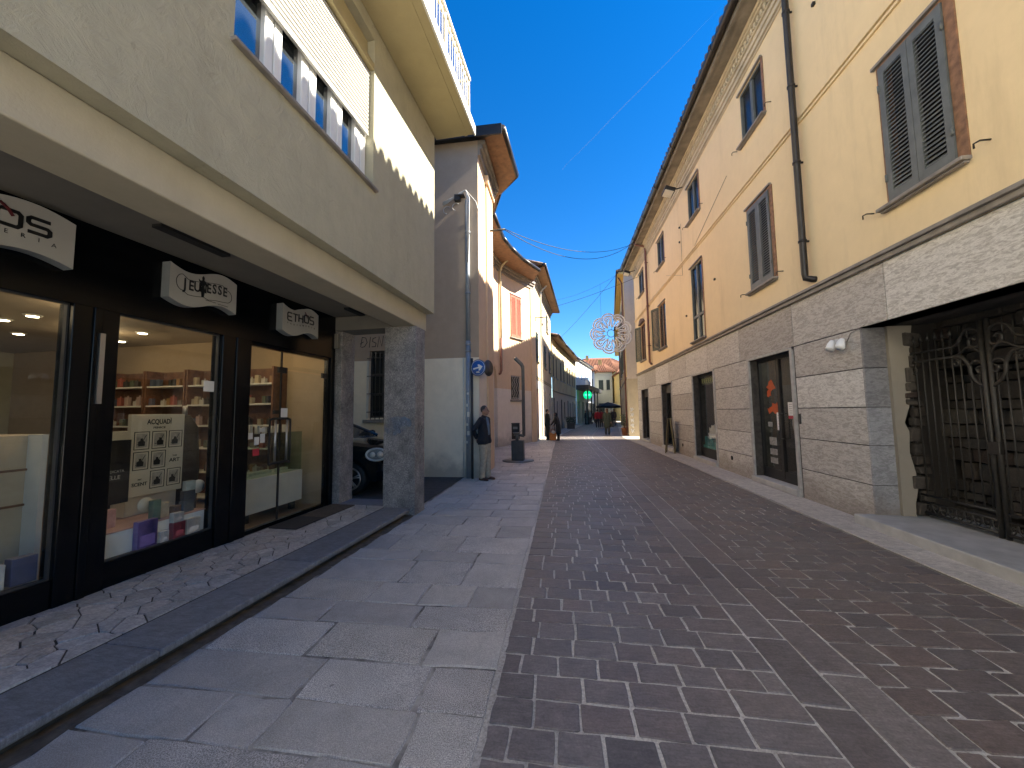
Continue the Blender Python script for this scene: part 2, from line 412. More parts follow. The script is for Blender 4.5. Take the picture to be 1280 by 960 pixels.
def tag(o, label=None, cat=None, group=None, kind=None):
    for k, v in (('label', label), ('category', cat), ('group', group), ('kind', kind)):
        if v: o[k] = v
    return o
def thing(name, label, cat, loc=(0, 0, 0), rz=0., group=None):
    o = bpy.data.objects.new(name, None); COL.objects.link(o); o.location = loc; o.rotation_euler.z = rz
    return tag(o, label, cat, group)
def copy_tree(o, parent=None):
    c = o.copy(); COL.objects.link(c)
    if parent is not None: c.parent = parent
    for ch in list(o.children): copy_tree(ch, c)
    return c
def text_part(s, size, name, m, parent, mat4, extrude=.002, sx=1., align='CENTER', bold=0.):
    cu = bpy.data.curves.new(name, 'FONT'); cu.body = s; cu.size = size; cu.extrude = extrude; cu.align_x = align; cu.align_y = 'CENTER'
    cu.resolution_u = 3; cu.offset = size*bold
    t = bpy.data.objects.new(name, cu); COL.objects.link(t)
    dg = bpy.context.evaluated_depsgraph_get(); dg.update()
    me = bpy.data.meshes.new_from_object(t.evaluated_get(dg)); bpy.data.objects.remove(t); bpy.data.curves.remove(cu)
    me.materials.clear(); me.materials.append(m)
    me.transform(mat4 @ Matrix.Diagonal((sx, 1, 1, 1)))
    o = bpy.data.objects.new(name, me); COL.objects.link(o); o.parent = parent
    return o
def plane_mat(origin, ax, ay):
    ax = Vector(ax).normalized(); ay = Vector(ay).normalized(); az = ax.cross(ay)
    m = Matrix((ax, ay, az)).transposed().to_4x4(); m.translation = Vector(origin); return m

def wall(mb, a0, a1, z0, z1, holes, P, back=True):
    """wall in the (a,z) plane at depth 0 with real openings: holes are (a0,a1,z0,z1,depth)"""
    A = sorted({a0, a1, *[min(max(h[i], a0), a1) for h in holes for i in (0, 1)]}); Z = sorted({z0, z1, *[min(max(h[i], z0), z1) for h in holes for i in (2, 3)]})
    for i in range(len(A)-1):
        for j in range(len(Z)-1):
            ca, cz = (A[i]+A[i+1])/2, (Z[j]+Z[j+1])/2
            if any(h[0] < ca < h[1] and h[2] < cz < h[3] for h in holes): continue
            mb.poly(P(A[i], Z[j], 0), P(A[i+1], Z[j], 0), P(A[i+1], Z[j+1], 0), P(A[i], Z[j+1], 0))
    for h in holes:
        b0, b1, y0, y1, d = h[:5]
        mb.poly(P(b0, y0, 0), P(b0, y1, 0), P(b0, y1, d), P(b0, y0, d)); mb.poly(P(b1, y0, 0), P(b1, y0, d), P(b1, y1, d), P(b1, y1, 0))
        fl = h[5] if len(h) > 5 else ''
        if 't' not in fl: mb.poly(P(b0, y1, 0), P(b1, y1, 0), P(b1, y1, d), P(b0, y1, d))
        if 'b' not in fl: mb.poly(P(b0, y0, 0), P(b0, y0, d), P(b1, y0, d), P(b1, y0, 0))
def bx(mb, P, a0, a1, z0, z1, d0, d1):
    """box given in wall coordinates"""
    p = [P(a, z, d) for d in (d0, d1) for a, z in ((a0, z0), (a1, z0), (a1, z1), (a0, z1))]
    mb.add(p, [(0, 1, 2, 3), (7, 6, 5, 4), (0, 4, 5, 1), (1, 5, 6, 2), (2, 6, 7, 3), (3, 7, 4, 0)])
def frame(mb, P, a0, a1, z0, z1, w, d0, d1):
    bx(mb, P, a0, a0+w, z0, z1, d0, d1); bx(mb, P, a1-w, a1, z0, z1, d0, d1)
    bx(mb, P, a0+w, a1-w, z0, z0+w, d0, d1); bx(mb, P, a0+w, a1-w, z1-w, z1, d0, d1)
# ------------------------------------------------------------------ world, sun, camera
SUN_EL, SUN_AZ = math.radians(39.6), math.radians(-1.2)      # azimuth measured from +X towards +Y
w = bpy.data.worlds.new('World'); scn.world = w; w.use_nodes = True
nt = w.node_tree
for n in list(nt.nodes): nt.nodes.remove(n)
wo = nt.nodes.new('ShaderNodeOutputWorld'); bg = nt.nodes.new('ShaderNodeBackground')
sky = nt.nodes.new('ShaderNodeTexSky'); sky.sky_type = 'NISHITA'; sky.sun_disc = False
sky.sun_elevation = SUN_EL; sky.sun_rotation = PI/2-SUN_AZ
sky.air_density = 1.0; sky.dust_density = 0.; sky.ozone_density = 4.0; sky.altitude = 150
hs = nt.nodes.new('ShaderNodeHueSaturation'); hs.inputs['Saturation'].default_value = 1.35; hs.inputs['Hue'].default_value = .506
nt.links.new(sky.outputs[0], hs.inputs['Color']); nt.links.new(hs.outputs[0], bg.inputs[0])
bg.inputs[1].default_value = .055
nt.links.new(bg.outputs[0], wo.inputs[0])
L = bpy.data.lights.new('sun', 'SUN'); L.energy = 4.3; L.angle = math.radians(.53); L.color = (1., .93, .80)
lo = bpy.data.objects.new('sun', L); COL.objects.link(lo)
sd = Vector((math.cos(SUN_EL)*math.cos(SUN_AZ), math.cos(SUN_EL)*math.sin(SUN_AZ), math.sin(SUN_EL)))
lo.rotation_euler = sd.to_track_quat('Z', 'Y').to_euler(); lo.location = (30, 0, 40)
scn.view_settings.view_transform = 'Standard'; scn.view_settings.look = 'None'
scn.view_settings.exposure = 2.35; scn.view_settings.gamma = 1; scn.view_settings.use_curve_mapping = False

F_PX = 470.
up = Vector((-85., 6280., F_PX)).normalized()
vy = Vector((63., -34., F_PX)).normalized(); vy = (vy-up*vy.dot(up)).normalized()
vx = vy.cross(up); vx = vx if vx.x > 0 else -vx
right = Vector((vx.x, vy.x, up.x)); upv = Vector((vx.y, vy.y, up.y)); fwd = Vector((vx.z, vy.z, up.z))
cam = bpy.data.cameras.new('camera'); cam.sensor_width = 36; cam.lens = 36*F_PX/1280; cam.clip_start = .05; cam.clip_end = 9000
co = bpy.data.objects.new('camera', cam); COL.objects.link(co)
mw = Matrix((right, upv, -fwd)).transposed().to_4x4(); mw.translation = (0, 0, 1.6)
co.matrix_world = mw
scn.camera = co
scn.cycles.max_bounces = 7; scn.cycles.transparent_max_bounces = 12; scn.cycles.glossy_bounces = 3
scn.cycles.caustics_reflective = False; scn.cycles.caustics_refractive = False
scn.cycles.sample_clamp_indirect = 6
try: scn.cycles.use_denoising = True
except Exception: pass

# ------------------------------------------------------------------ ground
def curve_x(y): return 0. if y < 22 else .13*(y-22) if y > 26 else .13*(y-22)**2/8 + 0.
def gx(x, y): return x + (curve_x(y) if y <= 26 else .13*(y-24)) if y > 22 else x

b = MB(); b.poly((-400, -200, -.03), (400, -200, -.03), (400, 600, -.03), (-400, 600, -.03))
tag(b.build('ground', MT['asphalt']), kind='structure')

def block(mb, x0, x1, y0, y1, z, g, ch=.010, jit=.004, slope=0., dz=.0015):
    """one paving stone: a slightly irregular top with cut corners and a chamfer down to the joint"""
    gx0, gx1, gy0, gy1 = x0+g, x1-g, y0+g, y1-g
    c = min(.007, (gx1-gx0)*.03)
    ring = [(gx0+c, gy0), ((gx0+gx1)/2, gy0), (gx1-c, gy0), (gx1, gy0+c), (gx1, (gy0+gy1)/2), (gx1, gy1-c), (gx1-c, gy1), ((gx0+gx1)/2, gy1), (gx0+c, gy1), (gx0, gy1-c), (gx0, (gy0+gy1)/2), (gx0, gy0+c)]
    cx, cy = (x0+x1)/2, (y0+y1)/2
    tx, ty, tz = U(-dz, dz)*3, U(-dz, dz)*3, U(-dz, dz)
    out, top = [], []
    for x, y in ring:
        x += U(-jit, jit); y += U(-jit, jit) + slope*(x-cx)
        zz = z+tz+tx*(x-cx)+ty*(y-cy)
        X = gx(x, y)
        out.append((X, y, zz-.010))
        k = 1-ch/max(.04, math.hypot(x-cx, y-cy))
        top.append((gx(cx+(x-cx)*k, y), cy+(y-cy)*k, zz))
    n = len(ring)
    mb.add(out+top, [tuple(range(n, 2*n))]+[(i, (i+1) % n, n+(i+1) % n, n+i) for i in range(n)])

def breaks(x0, x1, lo, hi, first=None):
    xs = [x0]; x = x0+(first if first else U(lo*.5, hi))
    while x < x1-lo*.45: xs.append(x); x += U(lo, hi)
    xs.append(x1); return xs

road = MB()
y = -2.05
while y < 62:                                        # left field, small setts in courses
    h = .195+U(-.012, .012)
    if y > 30: h = .39
    xs = breaks(-.42, 1.25, .22, .31)
    for a, c in zip(xs, xs[1:]): block(road, a, c, y, y+h, 0, .0062, .005, .005, -.02, .0022)
    y += h
for x0, x1, off in ((1.25, 1.505, 0), (1.505, 1.76, .3)):   # two long runs of oblong stones
    y = -2+off
    while y < 62:
        h = U(.42, .62) if y < 30 else 1.0
        block(road, x0, x1, y, y+h, 0, .0065, .007, .004, -.03, .002)
        y += h
road.cur = 1
y = -2.02
while y < 62:                                        # right field
    h = .208+U(-.014, .014)
    if y > 30: h = .416
    xs = breaks(1.76, 3.56, .24, .33)
    for a, c in zip(xs, xs[1:]): block(road, a, c, y, y+h, 0, .006, .005, .005, .06, .0022)
    y += h
tag(road.build('street_paving', [MT['blkA'], MT['blkB']]), kind='structure')
b = MB()
ys = [-3+i*1.5 for i in range(45)]
for a, c in zip(ys, ys[1:]):
    b.poly((gx(-.45, a), a, -.0065), (gx(3.57 if a > 21 else 4.3, a), a, -.0065), (gx(3.57 if a > 21 else 4.3, c), c, -.0065), (gx(-.45, c), c, -.0065))
tag(b.build('paving_joints', MT['mortar']), kind='structure')

# granite slab pavement on the left
def kerb_x(y): return -2.19+(y-6.25)*.0505-.17
slab = MB()
rows = [-1.9, -1.5, -1.1, -.72, -.3, .1, .45, .82, 1.15, 1.42, 1.75, 2.07, 2.43, 2.83, 3.15, 3.53, 4.06, 4.35]
while rows[-1] < 60: rows.append(rows[-1]+U(.32, .56))
fixed = {1.75: [-1.9, -1.54, -.8], 2.07: [-1.56, -.84], 2.43: [-1.76, -.945], 2.83: [-1.94, -1.18], 3.15: [-1.72, -1.255, -.81], 3.53: [-1.6, -.98]}
for y0, y1 in zip(rows, rows[1:]):
    ym = (y0+y1)/2
    xl = kerb_x(ym)+.03 if ym < 6.2 else (-2.45 if ym < 9.1 else (-3.4 if ym < 20 else -1.8))
    xs = [xl]+[x for x in fixed.get(y0, []) if x > xl+.15]+[-.435] if y0 in fixed else breaks(xl, -.435, .45, .95)
    for a, c in zip(xs, xs[1:]): block(slab, a, c, y0, y1, 0, .0065, .008, .011, U(-.03, .03), .002)
tag(slab.build('slab_pavement', MT['slab']), kind='structure')
b = MB()
for a, c in zip(ys, ys[1:]):
    b.poly((gx(-3.5, a), a, -.0085), (gx(-.43, a), a, -.0085), (gx(-.43, c), c, -.0085), (gx(-3.5, c), c, -.0085))
tag(b.build('slab_joints', MT['darkjoint']), kind='structure')
b = MB()
for i in range(40):
    y0 = -4+i*.26; y1 = y0+.26
    b.poly((kerb_x(y0)-.14, y0, -.002+U(0, .003)), (kerb_x(y0)+.03+U(-.012, .022), y0, -.003), (kerb_x(y1)+.03+U(-.012, .022), y1, -.003), (kerb_x(y1)-.14, y1, 0))
tag(b.build('gutter_dirt', MT['dirt']), kind='structure')
b = MB(); b.poly((-2.6, -60, -.002), (60, -60, -.002), (60, -1.9, -.002), (-2.6, -1.9, -.002))  # sunlit square added behind the viewpoint to bounce light into the shaded street
tag(b.build('bounce_square_paving', MT['bounce_square']), kind='structure')
# alley surface
b = MB(); b.poly((-14, 6.0, .012), (-2.47, 6.0, .012), (-2.44, 9.25, .012), (-14, 9.25, .012))
tag(b.build('alley_road', MT['asphalt']), kind='structure')
# concrete strip along the yellow building
b = MB(); y = -3.
while y < 21.6:
    h = U(.9, 1.25); block(b, 3.565, 4.24, y, min(y+h, 21.7), .018, .003, .004, .002, 0, .001); y += h
tag(b.build('footway', MT['footway']), kind='structure')
b = MB()
for i in range(20):
    y0 = 21.7+i*2; y1 = y0+2
    b.poly((gx(3.55, y0), y0, .004), (gx(3.55, y0)+2.2, y0, .004), (gx(3.55, y1)+2.2, y1, .004), (gx(3.55, y1), y1, .004))
tag(b.build('far_footway', MT['footway']), kind='structure')
b = MB(); b.poly((4.24, 21.6, .006), (30, 21.6, .006), (30, 24.4, .006), (4.24, 24.4, .006))
tag(b.build('side_alley', MT['footway']), kind='structure')

# contrail, a long way up
def sdir(u, v):
    c = Vector((u-640, 480-v, F_PX)); return (right*0+Vector((right.x*c.x+upv.x*c.y+fwd.x*c.z, right.y*c.x+upv.y*c.y+fwd.y*c.z, right.z*c.x+upv.z*c.y+fwd.z*c.z))).normalized()
m, ntc, pb, _ = new_mat('ice trail'); pb.inputs['Base Color'].default_value = (.9, .9, .92, 1); pb.inputs['Alpha'].default_value = .11; pb.inputs['Roughness'].default_value = 1
b = MB(); p0, p1 = sdir(703, 211)*5200, sdir(905, 5)*4300
pts = [p0.lerp(p1, i/24)+Vector((U(-3, 3), U(-3, 3), U(-3, 3))) for i in range(25)]
b.tube(pts, [max(.4, (2.5+4*i/24)*(1 if i < 14 else (24-i)/11)) for i in range(25)], 8)
tag(b.build('contrail', m), 'thin white contrail slanting across the clear blue sky', 'contrail', kind='stuff')
# ------------------------------------------------------------------ yellow building on the right
yb = thing('yellow_townhouse', 'long yellow rendered house with grey shutters over veined stone ground floor', 'house', (4.2, 0, 0))
PR = lambda a, z, d: (d, a, z)
Y0, Y1 = -2.6, 21.7  # unseen near end cut short so sun reaches the added square
up_w = [(4.35, 5.25), (7.83, 8.77), (11.47, 12.44), (15.38, 16.4), (19.2, 20.3), (.6, 1.5)]
mid_w = [(4.33, 5.22), (7.81, 8.75), (15.55, 16.55), (19.3, 20.3), (.6, 1.5)]
holes = [(a, c, 7.58, 8.76, .16) for a, c in up_w]+[(a, c, 4.16, 6.02, .16) for a, c in mid_w]+[(11.52, 12.5, 3.72, 6.1, .16)]
b = MB()
wall(b, Y0, Y1, 3.5, 9.7, holes, PR)
b.poly((0, Y1, 0), (9, Y1, 0), (9, Y1, 9.7), (0, Y1, 9.7)); b.poly((0, Y0, 0), (9, Y0, 0), (9, Y0, 9.7), (0, Y0, 9.7))
b.poly((9, Y0, 0), (9, Y1, 0), (9, Y1, 9.7), (9, Y0, 9.7))
b.build('wall', MT['yellow'], yb)
for h in holes:
    b = MB(); bx(b, PR, h[0]-.02, h[1]+.02, h[2]-.02, h[3]+.02, .161, .2); b.build('window_backing', MT['dark'], yb)
# ground floor stone cladding with real joints
doors = [(7.52, 9.05), (11.12, 12.8), (15.2, 16.68), (19.15, 20.72)]
GATE = (.9, 5.86)
b = MB()
gh = [(a, c, .10, 2.67, .34) for a, c in doors]+[(GATE[0], GATE[1], 0, 2.72, .3)]
wall(b, Y0, Y1, 0, 3.5, gh, lambda a, z, d: (d+.014, a, z))
b.build('stone_backing', MT['blackjoint'], yb)
b = MB()
def panel(a0, a1, z0, z1, g=.007):
    bx(b, PR, a0+g, a1-g, z0+g, z1-g, 0., .03)
lz = [0, .53, 1.07, 1.6, 2.15, 2.72]
a = Y0
fr = [Y0, .2, 3.1, 5.4, 7.4, 9.5, 11.5, 13.4, 15.5, 17.6, 19.8, Y1]
for a0, a1 in zip(fr, fr[1:]): panel(a0, a1, 2.72, 3.5)
piers = [(Y0, -1), (-1, GATE[0]), (GATE[1], 7.4), (9.13, 11.04), (12.88, 15.12), (16.76, 19.07), (20.8, Y1)]
for a0, a1 in piers:
    for z0, z1 in zip(lz, lz[1:]): panel(a0, a1, z0, z1)
b.build('stone_cladding', MT['vein'], yb, .004, 1)
b = MB()
bx(b, PR, Y0, Y1, 3.50, 3.565, -.05, .0); bx(b, PR, Y0, Y1, 3.565, 3.60, -.085, 0); bx(b, PR, Y0, Y1, 3.60, 3.625, -.06, 0)
b.build('string_moulding', MT['mould'], yb, .008, 2)
b = MB()
bx(b, PR, Y0, Y1, 6.53, 6.57, -.032, 0); bx(b, PR, Y0, Y1, 6.60, 6.645, -.042, 0)
b.build('storey_band', MT['yellow'], yb, .008, 2)
b = MB()
bx(b, PR, Y0, Y1, 9.02, 9.06, -.03, 0); bx(b, PR, Y0, Y1, 9.10, 9.20, -.05, 0); bx(b, PR, Y0, Y1, 9.20, 9.30, -.085, 0)
bx(b, PR, Y0, Y1, 9.30, 9.34, -.13, 0)
i = 0
while Y0+i*.13 < Y1-.1:
    if Y0+i*.13 > -2: bx(b, PR, Y0+i*.13, Y0+i*.13+.075, 9.34, 9.45, -.155, -.0)
    i += 1
bx(b, PR, Y0, Y1, 9.45, 9.50, -.19, 0); bx(b, PR, Y0, Y1, 9.50, 9.58, -.23, 0)
b.build('cornice', MT['cornice'], yb, .006, 1)
b = MB(); bx(b, PR, Y0, Y1, 9.585, 9.66, -.56, 0); bx(b, PR, Y0, Y1, 9.555, 9.60, -.56, -.50)
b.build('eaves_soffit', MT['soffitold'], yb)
rf = MB()
rf.poly((-.62, Y0, 9.70), (-.62, Y1+.15, 9.70), (4.6, Y1+.15, 11.6), (4.6, Y0, 11.6)); rf.poly((4.6, Y0, 11.6), (4.6, Y1+.15, 11.6), (9.4, Y1+.15, 9.9), (9.4, Y0, 9.9))
rf.poly((-.62, Y1+.15, 9.68), (4.6, Y1+.15, 11.58), (9.4, Y1+.15, 9.88), (9.4, Y1+.1, 9.6), (-.6, Y1+.1, 9.6))
i = 0
while Y0+i*.21 < Y1+.1:
    yy = Y0+i*.21; rf.tube([(-.665-U(0, .02), yy, 9.80), (.9, yy, 10.35)], [.085, .075], 8); i += 1
rf.build('roof', MT['oldtile'], yb)
g = MB(); g.tube([(-.63, Y0, 9.715), (-.63, Y1+.1, 9.715)], .095, 12)
i = Y0+.5
while i < Y1:
    g.tube([(-.64+.092*math.cos(t), i, 9.715+.092*math.sin(t)) for t in [PI*k/8 for k in range(17)]], .012, 5); i += 1.05
g.build('gutter', MT['gutter'], yb)
# downpipes
p = MB(); p.tube([(-.60, 6.78, 9.64), (-.3, 6.78, 9.40), (-.10, 6.78, 9.15), (-.10, 6.78, 3.86), (-.09, 6.78, 3.78), (-.03, 6.70, 3.73), (.03, 6.68, 3.72)], .052, 12)
for z in (8.6, 7.2, 5.8, 4.4): p.tube([(-.10, 6.78, z), (-.10, 6.78, z+.035)], .064, 12); bx(p, PR, 6.77, 6.79, z, z+.03, -.1, 0)
p.build('downpipe', MT['gutter'], yb)
p = MB(); p.tube([(-.60, 18.15, 9.66), (-.52, 18.15, 9.52), (-.14, 18.15, 9.42), (-.10, 18.15, 9.3), (-.10, 18.15, 3.85), (-.05, 18.11, 3.76), (.03, 18.1, 3.74)], .052, 12)
for z in (8.6, 6.5, 4.6): p.tube([(-.10, 18.15, z), (-.10, 18.15, z+.035)], .064, 12); bx(p, PR, 18.14, 18.16, z, z+.03, -.1, 0)
p.build('downpipe', MT['rust'], yb)

def louvre(mb, P, a0, a1, z0, z1, d, st=.075, pitch=.052):
    """one louvred leaf, stiles, rails and tilted slats, thickness .045"""
    bx(mb, P, a0, a0+st, z0, z1, d, d+.045); bx(mb, P, a1-st, a1, z0, z1, d, d+.045)
    bx(mb, P, a0+st, a1-st, z0, z0+.12, d, d+.045); bx(mb, P, a0+st, a1-st, z1-.10, z1, d, d+.045)
    z = z0+.125
    while z < z1-.115:
        pts = [P(a0+st, z, d+.004), P(a1-st, z, d+.004), P(a1-st, z+.042, d+.036), P(a0+st, z+.042, d+.036)]
        q = [P(a0+st, z+.009, d+.004), P(a1-st, z+.009, d+.004), P(a1-st, z+.051, d+.036), P(a0+st, z+.051, d+.036)]
        mb.add(pts+q, [(0, 1, 2, 3), (7, 6, 5, 4), (0, 4, 5, 1), (2, 6, 7, 3)])
        z += pitch
def sill(P, par, a0, a1, z, over=.09, th=.045, m='mould'):
    s = MB(); bx(s, P, a0-over, a1+over, z-th, z, -.10, .02); bx(s, P, a0-over+.02, a1+over-.02, z-th-.025, z-th, -.06, 0)
    return s.build('sill', MT[m], par, .01, 2)
def stops(P, par, a0, a1, z):
    for aa in (a0-.26, a1+.24):
        s = MB(); s.tube([P(aa, z+.03, 0), P(aa, z+.03, -.09), P(aa+.05, z+.03, -.1), P(aa+.05, z-.02, -.1)], .009, 5); s.build('shutter_stop', MT['iron'], par)
def shuttered(P, parent, a0, a1, z0, z1, lm='shutter', casing=True, hooks=True):
    w_ = MB(); frame(w_, P, a0-.005, a1+.005, z0, z1+.005, .035, -.012, .14)
    root = w_.build('shutter_window', MT['woodcase'] if casing else MT[lm], parent)
    if casing:
        c_ = MB(); bx(c_, P, a0-.085, a0-.006, z0, z1+.005, -.016, .02); c_.build('casing', MT['woodcase'], root)
    am = (a0+a1)/2
    for x0, x1 in ((a0+.036, am-.003), (am+.003, a1-.036)):
        s = MB(); louvre(s, P, x0, x1, z0+.02, z1-.036, -.03)
        for zz in (z0+.3, z1-.35): s.tube([P(x0 if x0 < am-.1 else x1, zz, -.036), P(x0 if x0 < am-.1 else x1, zz+.09, -.036)], .014, 6)
        s.build('shutter', MT[lm], root)
    d_ = MB(); bx(d_, P, a0-.05, a1+.05, z1+.012, z1+.05, -.045, 0); d_.build('drip_moulding', MT['mould'], root)
    sill(P, root, a0, a1, z0); 
    if hooks: stops(P, root, a0, a1, z0)
    return root
def casement(P, parent, a0, a1, z0, z1, rail=None, fm='shutter', hooks=True):
    w_ = MB(); frame(w_, P, a0-.004, a1+.004, z0, z1+.004, .05, .01, .14)
    am = (a0+a1)/2; bx(w_, P, am-.05, am+.05, z0+.05, z1-.05, .02, .10)
    if rail: bx(w_, P, a0+.05, am-.05, rail-.04, rail+.04, .025, .10); bx(w_, P, am+.05, a1-.05, rail-.04, rail+.04, .025, .10)
    root = w_.build('casement_window', MT[fm], parent)
    g_ = MB()
    for x0, x1 in ((a0+.05, am-.05), (am+.05, a1-.05)): bx(g_, P, x0, x1, z0+.05, z1-.05, .06, .07)
    g_.build('pane', MT['mirrordark'], root)
    c_ = MB(); bx(c_, P, a0-.075, a0-.004, z0, z1, -.014, .02); c_.build('casing', MT['woodcase'], root)
    d_ = MB(); bx(d_, P, a0-.05, a1+.05, z1+.012, z1+.05, -.045, 0); d_.build('drip_moulding', MT['mould'], root)
    sill(P, root, a0, a1, z0)
    if hooks: stops(P, root, a0, a1, z0)
    return root
m, nt_, b_, _ = new_mat('dull window glass'); b_.inputs['Base Color'].default_value = (.02, .024, .027, 1); b_.inputs['Roughness'].default_value = .14; b_.inputs['IOR'].default_value = 1.36
MT['mirrordark'] = m

for a, c in up_w:
    casement(PR, yb, a, c, 7.58, 8.76)
for a, c in mid_w[:2]+mid_w[4:]: shuttered(PR, yb, a, c, 4.16, 6.02)
casement(PR, yb, 11.52, 12.5, 3.74, 6.1, rail=4.5, hooks=False)
for (a, c), arch in zip(mid_w[2:4], (0, 1)):          # two windows with the leaves folded open
    w_ = MB(); frame(w_, PR, a, c, 4.16, 6.02, .05, .02, .13); bx(w_, PR, (a+c)/2-.04, (a+c)/2+.04, 4.21, 5.97, .03, .1)
    root = w_.build('open_window', MT['woodcase'], yb)
    g_ = MB(); bx(g_, PR, a+.05, (a+c)/2-.04, 4.21, 5.97, .06, .07); bx(g_, PR, (a+c)/2+.04, c-.05, 4.21, 5.97, .06, .07); g_.build('pane', MT['mirrordark'], root)
    for s_, x0, ang in ((1, c, 24),):
        t = math.radians(ang); wl = .5
        PP = (lambda x0=x0, s_=s_, t=t: (lambda q, z, d: (-(q*math.sin(t))-.02+(d*math.cos(t)), x0+s_*q*math.cos(t)+s_*d*math.sin(t), z)))()
        l_ = MB(); louvre(l_, PP, 0, wl, 4.18, 6.0, 0, .06); l_.build('shutter', MT['shutterdark'], root)
    sill(PR, root, a, c, 4.16)
    if arch:
        r_ = MB(); r_.prism([(a-.08+(c-a+.16)*k/10, 6.05+.26*math.sin(PI*k/10)) for k in range(11)], -.12, 0, PR); r_.build('hood', MT['oldtile'], root)
    else:
        d_ = MB(); bx(d_, PR, a-.05, c+.05, 6.03, 6.07, -.045, 0); d_.build('drip_moulding', MT['mould'], root)

# shop doors and windows in the stone base
MT['greyprint'] = plain('grey printed notice', (.26, .26, .25), .5, 0, .4, 20); MT['paper'] = plain('paper', (.72, .71, .68), .7, 0, .04); MT['orange'] = plain('orange sticker', (.42, .07, .015), .5, 0, .15)
MT['redsign'] = plain('red notice', (.38, .03, .05), .5, 0, .1); MT['teal'] = plain('teal cloth', (.02, .22, .22), .6, 0, .3); MT['lime'] = plain('pale yellow green lettering', (.55, .6, .25), .6)
for k, (a, c) in enumerate(doors):
    t_ = MB(); bx(t_, PR, a-.085, a-.002, 0, 2.72, -.022, .33); bx(t_, PR, c+.002, c+.085, 0, 2.72, -.022, .33); bx(t_, PR, a-.085, c+.085, 2.672, 2.72, -.024, .33)
    root = t_.build('shop_entrance', MT['trim'], yb, .005, 1)
    th = MB(); bx(th, PR, a-.06, c+.06, .018, .14, -.07, .36); th.build('threshold', MT['stepstone'], root, .012, 2)
    in_ = MB(); z0, z1 = .141, 2.67
    D = 3.2
    in_.poly(PR(a, z0, .34), PR(c, z0, .34), PR(c, z0, D), PR(a, z0, D)); in_.poly(PR(a-.6, z0, D), PR(c+.6, z0, D), PR(c+.6, z1+.3, D), PR(a-.6, z1+.3, D))
    in_.poly(PR(a-.6, z0, .345), PR(a-.6, z1+.3, .345), PR(a-.6, z1+.3, D), PR(a-.6, z0, D)); in_.poly(PR(c+.6, z0, .345), PR(c+.6, z1+.3, .345), PR(c+.6, z1+.3, D), PR(c+.6, z0, D))
    in_.poly(PR(a-.6, z1+.3, .345), PR(c+.6, z1+.3, .345), PR(c+.6, z1+.3, D), PR(a-.6, z1+.3, D)); in_.poly(PR(a-.6, z1, .345), PR(c+.6, z1, .345), PR(c+.6, z1+.3, .345), PR(a-.6, z1+.3, .345))
    in_.poly(PR(a-.6, z0, .345), PR(a, z0, .345), PR(a, z1, .345), PR(a-.6, z1, .345)); in_.poly(PR(c, z0, .345), PR(c+.6, z0, .345), PR(c+.6, z1, .345), PR(c, z1, .345))
    in_.build('interior', plain('shop interior %d' % k, (.04, .038, .034), .8), root)
    f_ = MB(); frame(f_, PR, a, c, .141, 2.67, .06, .16, .22); am = (a+c)/2
    g_ = MB()
    if k in (0,):
        bx(f_, PR, am-.045, am+.045, .2, 2.61, .155, .225); bx(f_, PR, a+.06, am-.045, .2, .34, .165, .215); bx(f_, PR, am+.045, c-.06, .2, .34, .165, .215)
    elif k == 1: bx(f_, PR, a+.06, c-.06, .2, .42, .165, .215)
    else: bx(f_, PR, am-.035, am+.035, .2, 2.61, .165, .215); bx(f_, PR, a+.06, c-.06, 2.3, 2.61, .163, .2)
    f_.build('frame', MT['blackmatt'] if k < 2 else MT['darksteel'], root)
    bx(g_, PR, a+.06, c-.06, .2, 2.61, .185, .19); g_.build('pane', MT['glass'] if k < 2 else MT['darkglass'], root)
    if k == 0:
        for px_, pz, sz in ((8.60, 2.06, .17), (8.66, 1.92, .10), (8.52, 1.62, .16), (8.68, 1.56, .12), (8.42, 1.66, .09)):
            s_ = MB(); nn = 11; rr = [sz*U(.45, 1.25) for _ in range(nn)]
            s_.prism([(px_+rr[i]*math.cos(2*PI*i/nn), pz+rr[i]*.75*math.sin(2*PI*i/nn)) for i in range(nn)], .180+U(0, .002), .184, PR); s_.build('orange_sticker', MT['orange'], root)
        for q in ((7.86, 8.02, 1.46, 1.72), (7.70, 7.82, 1.56, 1.86), (8.34, 8.43, 1.16, 1.52), (8.5, 8.76, .46, .58), (8.5, 8.76, .64, .76), (8.5, 8.76, .84, 1.0), (8.62, 8.78, 1.22, 1.32)):
            s_ = MB(); bx(s_, PR, *q, .176, .184); nb = s_.build('notice', MT['paper'] if q[0] < 8.45 else MT['greyprint'], root)
            s_ = MB()
            for i in range(5): zz = q[3]-(q[3]-q[2])*(.15+.16*i); bx(s_, PR, q[0]+.02, q[1]-.02-U(0, .03), zz-.008, zz, .175, .1758)
            s_.build('printed_text', MT['postergrey'], nb)
        for q in ((7.6, 7.72, .86, 1.16), (7.86, 8.02, 1.40, 1.455)):
            s_ = MB(); bx(s_, PR, *q, .175, .184); s_.build('red_notice', MT['redsign'], root)
        s_ = MB(); s_.lathe([(0.0, 0), (.17, 0), (.17, .004), (0, .004)], 20); o_ = s_.build('round_sticker', MT['soffitgrey'], root); o_.location = PR(7.76, 1.3, .183); o_.rotation_euler = (0, -PI/2, 0)
        h_ = MB(); h_.tube([PR(am-.09, 1.0, .16), PR(am-.09, 1.0, .10), PR(am-.09, 1.5, .10), PR(am-.09, 1.5, .16)], .012, 8); h_.build('handle', MT['darksteel'], root)
        s_ = MB(); bx(s_, PR, c-.5, c-.2, 2.84, 2.86, .6, 1.6); s_.build('ceiling_tube', emit('fluorescent', (1., .95, .82), 3.), root)
